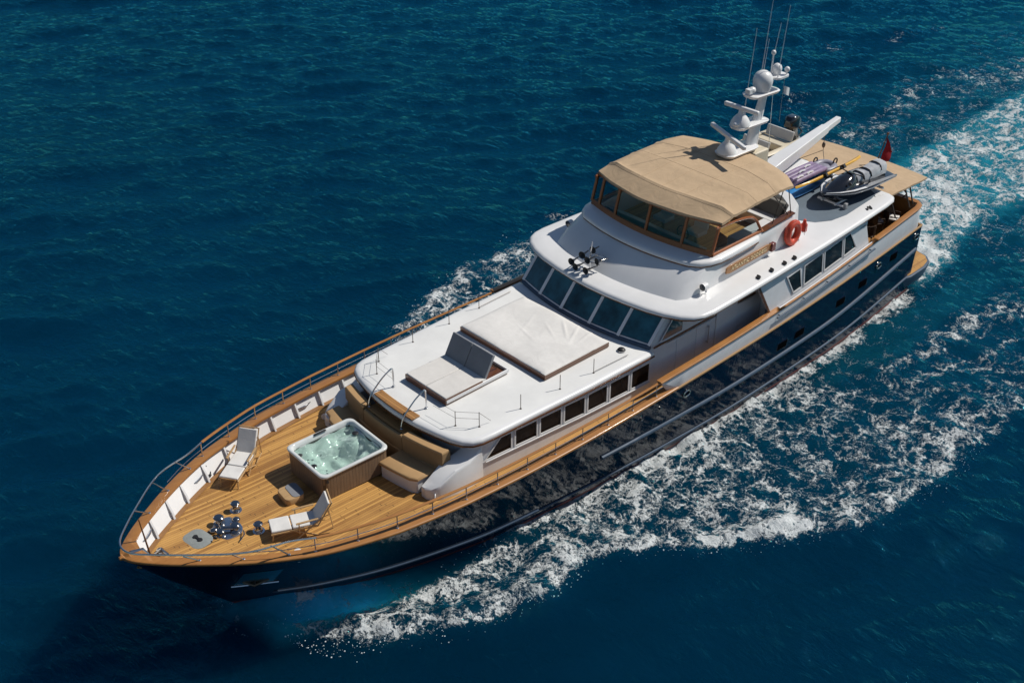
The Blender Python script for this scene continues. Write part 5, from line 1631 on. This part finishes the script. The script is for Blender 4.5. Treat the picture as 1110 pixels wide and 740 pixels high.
# ---- jet ski on its cradle
js = thing('jet_ski', 'black and silver jet ski parked on the grey upper deck', 'jet ski', (-16.15, 2.02, 5.22), math.radians(-3)); js.scale = (1.12, 1.24, .92)
st = [(-1.68, .42, .26, .44, .36), (-1.5, .50, .16, .46, .40), (-.9, .56, .10, .50, .46), (0, .60, .06, .52, .54), (.8, .54, .10, .56, .60), (1.3, .38, .20, .60, .62), (1.62, .16, .38, .62, .60), (1.72, .03, .50, .60, .58)]
b = MB(); g = []
for x, w, zb, zs, zt in st:
    g.append([(x, 0, zb), (x, w * .6, zb + .06), (x, w, zs - .07), (x, w + .025, zs - .03), (x, w + .02, zs), (x, w * .80, zt + .02), (x, w * .4, zt + .05), (x, 0, zt + .06), (x, -w * .4, zt + .05), (x, -w * .80, zt + .02), (x, -w - .02, zs), (x, -w - .025, zs - .03), (x, -w, zs - .07), (x, -w * .6, zb + .06)])
b.loft(g)
for i in range(len(st) - 1):
    for j in (3, 10): b.m[i * 14 + j] = 1
b.build('hull', ['blackgloss', 'silver'], js, sharp=40)
b = MB(); g = []
for x, w, z0, z1 in ((1.45, .16, .62, .66), (1.1, .30, .60, .80), (.75, .34, .60, .93), (.45, .30, .60, 1.02), (.25, .22, .60, 1.0), (.15, .16, .6, .9)):
    g.append([(x, w, z0), (x, w * .92, (z0 + z1) / 2), (x, w * .5, z1), (x, 0, z1 + .03), (x, -w * .5, z1), (x, -w * .92, (z0 + z1) / 2), (x, -w, z0)])
b.loft(g); b.build('hood', 'blackgloss', js, sharp=45)
b = MB(); g = []
for x, w, z in ((.10, .15, .80), (-.15, .20, .86), (-.45, .22, .84), (-.6, .22, .90), (-.95, .24, .94), (-1.1, .22, 1.0), (-1.35, .22, .98), (-1.45, .16, .86)):
    g.append([(x, w * 1.05, .52), (x, w, z - .12), (x, w * .7, z), (x, 0, z + .025), (x, -w * .7, z), (x, -w, z - .12), (x, -w * 1.05, .52)])
b.loft(g); b.build('seat', 'silver', js, sharp=45)
for x, z in ((-.5, .88), (-1.02, .98), (-.12, .87)):
    b = MB(); b.tube([(x, .24, z - .22), (x, .19, z - .06), (x, .12, z + .015), (x, 0, z + .035), (x, -.12, z + .015), (x, -.19, z - .06), (x, -.24, z - .22)], .03, 6); b.build('seat_band', 'black', js)
b = MB(); b.tube([(.28, -.42, 1.02), (.42, -.2, 1.08), (.45, 0, 1.06), (.42, .2, 1.08), (.28, .42, 1.02)], [.028, .02, .03, .02, .028], 8); b.build('handlebar', 'black', js)
for y in (-.36, .36):
    b = MB(); b.ball((.85, y * .98, .86), .08, 10, sz=(.6, .8, .9)); b.build('mirror', 'black', js)
b = MB()
for y in (-.47, .47): b.hexa([(.2, y - .09, .56), (.2, y + .09, .56), (-1.5, y + .05, .46), (-1.5, y - .05, .46)], [(.2, y - .09, .575), (.2, y + .09, .575), (-1.5, y + .05, .475), (-1.5, y - .05, .475)])
b.build('footwell_mat', 'grey', js)
b = MB(); g = [[(x, w * .85, z), (x, w, z + .01), (x, w, z + .03), (x, w * .85, z + .03)] for x, w, z in ((1.68, .10, .62), (1.3, .37, .625), (.8, .53, .60), (.2, .58, .56))]
b.loft(g); g = [[(p[0], -p[1], p[2]) for p in r] for r in g]; b.loft(g); b.build('deck_flash', 'white', js)
cr = thing('jet_ski_cradle', 'white tubular cradle under the jet ski', 'cradle', (-16.2, 1.95, 5.215))
b = MB()
for x in (-1.0, 1.45): b.tube([(x, -.55, .06), (x, .68, .06)], .05, 8)
for y in (-.3, .3): b.tube([(-1.2, y, .10), (1.6, y, .10)], .045, 8)
b.build('frame', 'shade_white', cr)
b = MB(); b.box((1.45, .66, .12), (.16, .12, .22)); b.build('cradle_chock', 'grey', cr, bevel=.02)

# ---- boards and inflatables
def board(name, label, cat, p0, p1, w, th, mat, stripe=None, rise=.06):
    p0, p1 = Vector(p0), Vector(p1); L = (p1 - p0).length
    t = thing(name, label, cat, tuple((p0 + p1) / 2))
    ax = (p1 - p0).normalized(); sd_ = ax.cross(Vector((0, 0, 1))).normalized(); up = sd_.cross(ax)
    g = []
    for s_ in np.linspace(-1, 1, 19):
        ww = w / 2 * (max(0.02, 1 - abs(s_) ** 3.2)) ** .6; zr = rise * abs(s_) ** 4
        c0 = ax * (s_ * L / 2) + up * zr
        g.append([tuple(c0 + sd_ * (ww * a) + up * (th * h)) for a, h in ((-1, 0), (-.85, -.5), (0, -.55), (.85, -.5), (1, 0), (.85, .5), (0, .55), (-.85, .5))])
    b = MB(); b.loft(g)
    if stripe:
        for i in range(18):
            for j in (3, 4): b.m[i * 8 + j] = 1
    b.build('board_deck', [mat, stripe or mat], t, sharp=50)
    return t
bd1 = board('paddle_board', 'yellow paddle board laid on edge between the jet ski and the mauve inflatables', 'paddle board', (-13.9, .98, 5.66), (-18.3, .80, 5.66), .44, .10, 'yellow')
bd1.rotation_euler = (math.radians(38), 0, 0)
b = MB(); b.box((-.6, 0, .0), (.12, .66, .16)); b.build('tie_strap', 'black', bd1); b = MB(); b.box((.55, 0, .0), (.10, .66, .15)); b.build('tie_strap', 'black', bd1)
bd2 = board('paddle_board', 'blue paddle board lying flat under the mauve inflatables', 'paddle board', (-13.3, .60, 5.34), (-16.2, .60, 5.34), .72, .12, 'blue')
inf = thing('inflatable_mattress', 'mauve and grey inflatable sea mattress with round tubes heaped beside the jet ski', 'inflatable', (-15.5, .15, 5.50))
b = MB()
for i, y in enumerate((-.30, -.10, .10, .30)):
    b.tube([(1.05, y, -.02), (.9, y, .10), (0, y + .03 * math.sin(i), .12), (-.9, y, .10), (-1.1, y, .02)], [.06, .11, .115, .11, .06], 10)
b.build('air_tubes', 'purple', inf)
b = MB()
for x, y in ((.7, .3), (.25, .05), (.1, .32), (-.3, -.1)): b.tube([(x + .14, y, .24), (x, y, .28), (x - .22, y, .24)], .035, 6)
b.build('grab_handles', 'white', inf)
sc = thing('inflatable_ring', 'grey inflatable towable with loop handles at the aft end of the mauve mattress', 'towable', (-16.8, .18, 5.40))
b = MB(); b.tube([(.42 * math.cos(a), .36 * math.sin(a), .05) for a in np.linspace(0, 6.283, 25)[:-1]], .15, 10, closed=True); b.ball((0, 0, .03), .32, 14, sz=(1, 1, .4)); b.build('ring_tube', 'greyvinyl', sc)
for x, y in ((.1, -.36), (-.42, .2)):
    b = MB(); b.tube([(x + .12 * math.cos(a), y, .24 + .12 * math.sin(a)) for a in np.linspace(0, 6.283, 15)[:-1]], .03, 6, closed=True); b.build('loop_handle', 'black', sc)
bx = thing('deck_locker', 'long white locker with a rounded lid on the upper deck below the crane boom', 'locker', (-15.2, -.45, 5.21), math.radians(3))
b = MB(); b.loft([zz(rrect(0, 0, 2.4, .55, .08), 0), zz(rrect(0, 0, 2.4, .55, .08), .36)]); b.build('locker_box', 'white', bx)
b = MB(); b.loft([zz(rrect(0, 0, 2.46, .61, .1), .36), zz(rrect(0, 0, 2.46, .61, .1), .42), zz(rrect(0, 0, 2.36, .5, .1), .47)]); b.build('locker_lid', 'white', bx, sharp=50)

# ---- tender
tn = thing('tender', 'cream open tender with a black outboard motor on the far side of the upper deck', 'tender', (-15.4, -2.25, 5.22))
st = [(2.1, .10, .55, .80), (1.7, .48, .30, .78), (1.0, .74, .14, .72), (0, .84, .08, .68), (-1.2, .84, .08, .66), (-2.2, .80, .10, .66)]
b = MB(); g = []
for x, w, zb, zt in st:
    wi = max(.02, w - .16)
    g.append([(x, 0, zb), (x, w * .7, zb + .10), (x, w, zt - .14), (x, w + .04, zt - .05), (x, w - .02, zt), (x, wi, zt), (x, wi - .02, zb + .22), (x, 0, zb + .2), (x, -wi + .02, zb + .22), (x, -wi, zt), (x, -w + .02, zt), (x, -w - .04, zt - .05), (x, -w, zt - .14), (x, -w * .7, zb + .10)])
b.loft(g); b.build('hull', 'cream', tn, sharp=50)
for x, nm in ((-1.35, 'bench_seat'), (.2, 'bench_seat')):
    b = MB(); b.span((x - .28, -.66, .30), (x + .28, .66, .62)); b.build(nm, 'cream', tn, bevel=.04)
    b = MB(); b.hexa([(x - .26, -.64, .62), (x - .26, .64, .62), (x - .34, .64, .62), (x - .34, -.64, .62)], [(x - .38, -.64, 1.02), (x - .38, .64, 1.02), (x - .46, .64, 1.02), (x - .46, -.64, 1.02)]); b.build('seat_back', 'grey_cloth', tn, bevel=.03)
b = MB(); b.hexa([(.9, -.2, .3), (.9, .4, .3), (.5, .4, .3), (.5, -.2, .3)], [(.8, -.18, .95), (.8, .38, .95), (.55, .38, .88), (.55, -.18, .88)]); b.build('console', 'cream', tn, bevel=.04)
b = MB(); b.tube([(2.0, 0, .86), (1.5, .55, .92), (.8, .72, .90), (.5, .74, .72)], .018, 6); b.tube([(2.0, 0, .86), (1.5, -.55, .92), (.8, -.72, .90), (.5, -.74, .72)], .018, 6); b.build('bow_rail', 'steel', tn)
b = MB(); b.span((-2.15, -.35, .45), (-2.35, .35, .6)); b.tube([(-2.2, .3, .7), (-2.4, .1, .8), (-2.45, -.2, .7)], .04, 6); om_b = b.build('motor_bracket', 'black', tn)
b = MB(); g = []
for x, w, z0, z1 in ((-2.12, .14, .92, 1.22), (-2.25, .22, .84, 1.34), (-2.55, .23, .82, 1.36), (-2.8, .20, .84, 1.26), (-2.9, .12, .9, 1.12)):
    g.append([(x, w, z0), (x, w, z1 - .12), (x, w * .7, z1), (x, -w * .7, z1), (x, -w, z1 - .12), (x, -w, z0)])
b.loft(g); b.build('outboard_cowling', 'blackgloss', tn, bevel=.04)
b = MB(); b.hexa([(-2.4, -.09, .85), (-2.4, .09, .85), (-2.75, .08, .85), (-2.75, -.08, .85)], [(-2.75, -.05, .25), (-2.75, .05, .25), (-3.0, .04, .25), (-3.0, -.04, .25)]); b.ball((-2.98, 0, .2), .12, 10, sz=(1.6, .6, .6)); b.build('outboard_leg', 'grey', tn, bevel=.02)
b = MB(); b.tube([(-2.8, 0, .9), (-3.05, .12, .55), (-2.7, .2, .4)], .03, 6); b.build('steering_arm', 'black', tn)

# ---- cockpit furniture
def make_chair(label, loc, rz):
    t = thing('cockpit_chair', label, 'chair', loc, rz, 'chairs in the aft cockpit')
    for x in (-.24, .24):
        for y in (-.26, .26):
            b = MB(); b.tube([(x, y, .0), (x * .95, y, .42)], .024, 6); b.build('leg', 'wicker', t)
    b = MB(); b.span((-.28, -.30, .38), (.28, .30, .44)); b.build('seat', 'wicker', t, bevel=.01)
    b = MB(); b.span((-.23, -.25, .44), (.25, .25, .53)); b.build('cushion', 'white_cloth', t, bevel=.03)
    b = MB(); g = []
    for a in np.linspace(math.radians(100), math.radians(260), 9):
        x, y = .34 * math.cos(a), .34 * math.sin(a)
        g.append([(x * .9, y * .9, .42), (x, y, .42), (x * 1.05, y * 1.05, .86), (x * .95, y * .95, .86)])
    b.loft(g); b.build('backrest', 'wicker', t)
    for y in (-.30, .30):
        b = MB(); b.tube([(-.06, y, .66), (.24, y, .64), (.26, y, .42)], .022, 6); b.build('armrest', 'wicker', t)
    return t
zc_ = deck_z(-17.5) + .05
c1 = make_chair('dark wicker chair beside the near bulwark in the aft cockpit, next to the saloon wall', (-17.0, 2.35, zc_ + .35), math.radians(200))
c2 = dup(c1, (-18.1, 2.0, zc_ + .35), math.radians(150), 'dark wicker chair with a white cushion in the middle of the aft cockpit')
c3 = dup(c1, (-18.75, 2.35, zc_ + .35), math.radians(110), 'dark wicker chair tucked into the aft corner of the cockpit by the awning posts')
b = MB(); b.span((-15.9, -2.9, 2.5), (-19.5, 2.9, zc_ + .35)); b.build('cockpit_sole', 'teak', deck)
tb = thing('cockpit_table', 'square dark wooden table among the wicker chairs in the aft cockpit', 'table', (-17.7, 1.1, zc_ + .35))
b = MB(); b.loft([zz(rrect(0, 0, 1.3, 1.1, .1), .68), zz(rrect(0, 0, 1.3, 1.1, .1), .73)]); b.build('table_top', 'varnish', tb)
for x in (-.5, .5):
    for y in (-.4, .4):
        b = MB(); b.tube([(x, y, 0), (x, y, .68)], .035, 8); b.build('leg', 'wood_dark', tb)

# ---- flags
fl = thing('ensign', 'red ensign hanging limp from a raked staff at the stern', 'flag', (-20.05, .55, 4.62))
b = MB(); b.tube([(.55, .0, -.75), (.0, .0, .25), (-.28, .12, 1.32)], .028, 6); b.ball((-.28, .12, 1.36), .06, 8); b.build('staff', 'wood_dark', fl)
b = MB(); g = []
for i in range(9):
    t = i / 8
    g.append([(-.24 + .20 * t - .05 * j + .0, .13 + .040 * j * (1 - .15 * math.sin(5 * t)) + .03 * math.sin(6 * t + j), 1.22 - 1.0 * t - .13 * j * (1 - t)) for j in range(6)])
b.loft(g, closed=False); b.loft([[(p[0], p[1] + .008, p[2]) for p in r] for r in g], closed=False); b.build('flag_cloth', 'redflag', fl, sharp=80)
cf = thing('courtesy_flag', 'small white and blue courtesy flag flying beside the mast dome', 'flag', (-13.35, .25, 9.55))
b = MB(); g = []
for i in range(7):
    t = i / 6
    g.append([(-.03 - .42 * t, .05 * math.sin(5 * t), -.02 - .2 * t + .05 * j) for j in range(-3, 4)])
b.loft(g, closed=False)
for i in range(6):
    for j in range(6): b.m[i * 6 + j] = 1 if j % 2 else 0
b.loft([[(p[0], p[1] + .006, p[2]) for p in r] for r in g], closed=False, mi=0); b.build('flag_cloth', ['white', 'blueflag'], cf, sharp=80)
b = MB(); b.tube([(0, 0, .65), (0.02, 0, -1.2)], .006, 4); b.build('halyard', 'rope', cf)
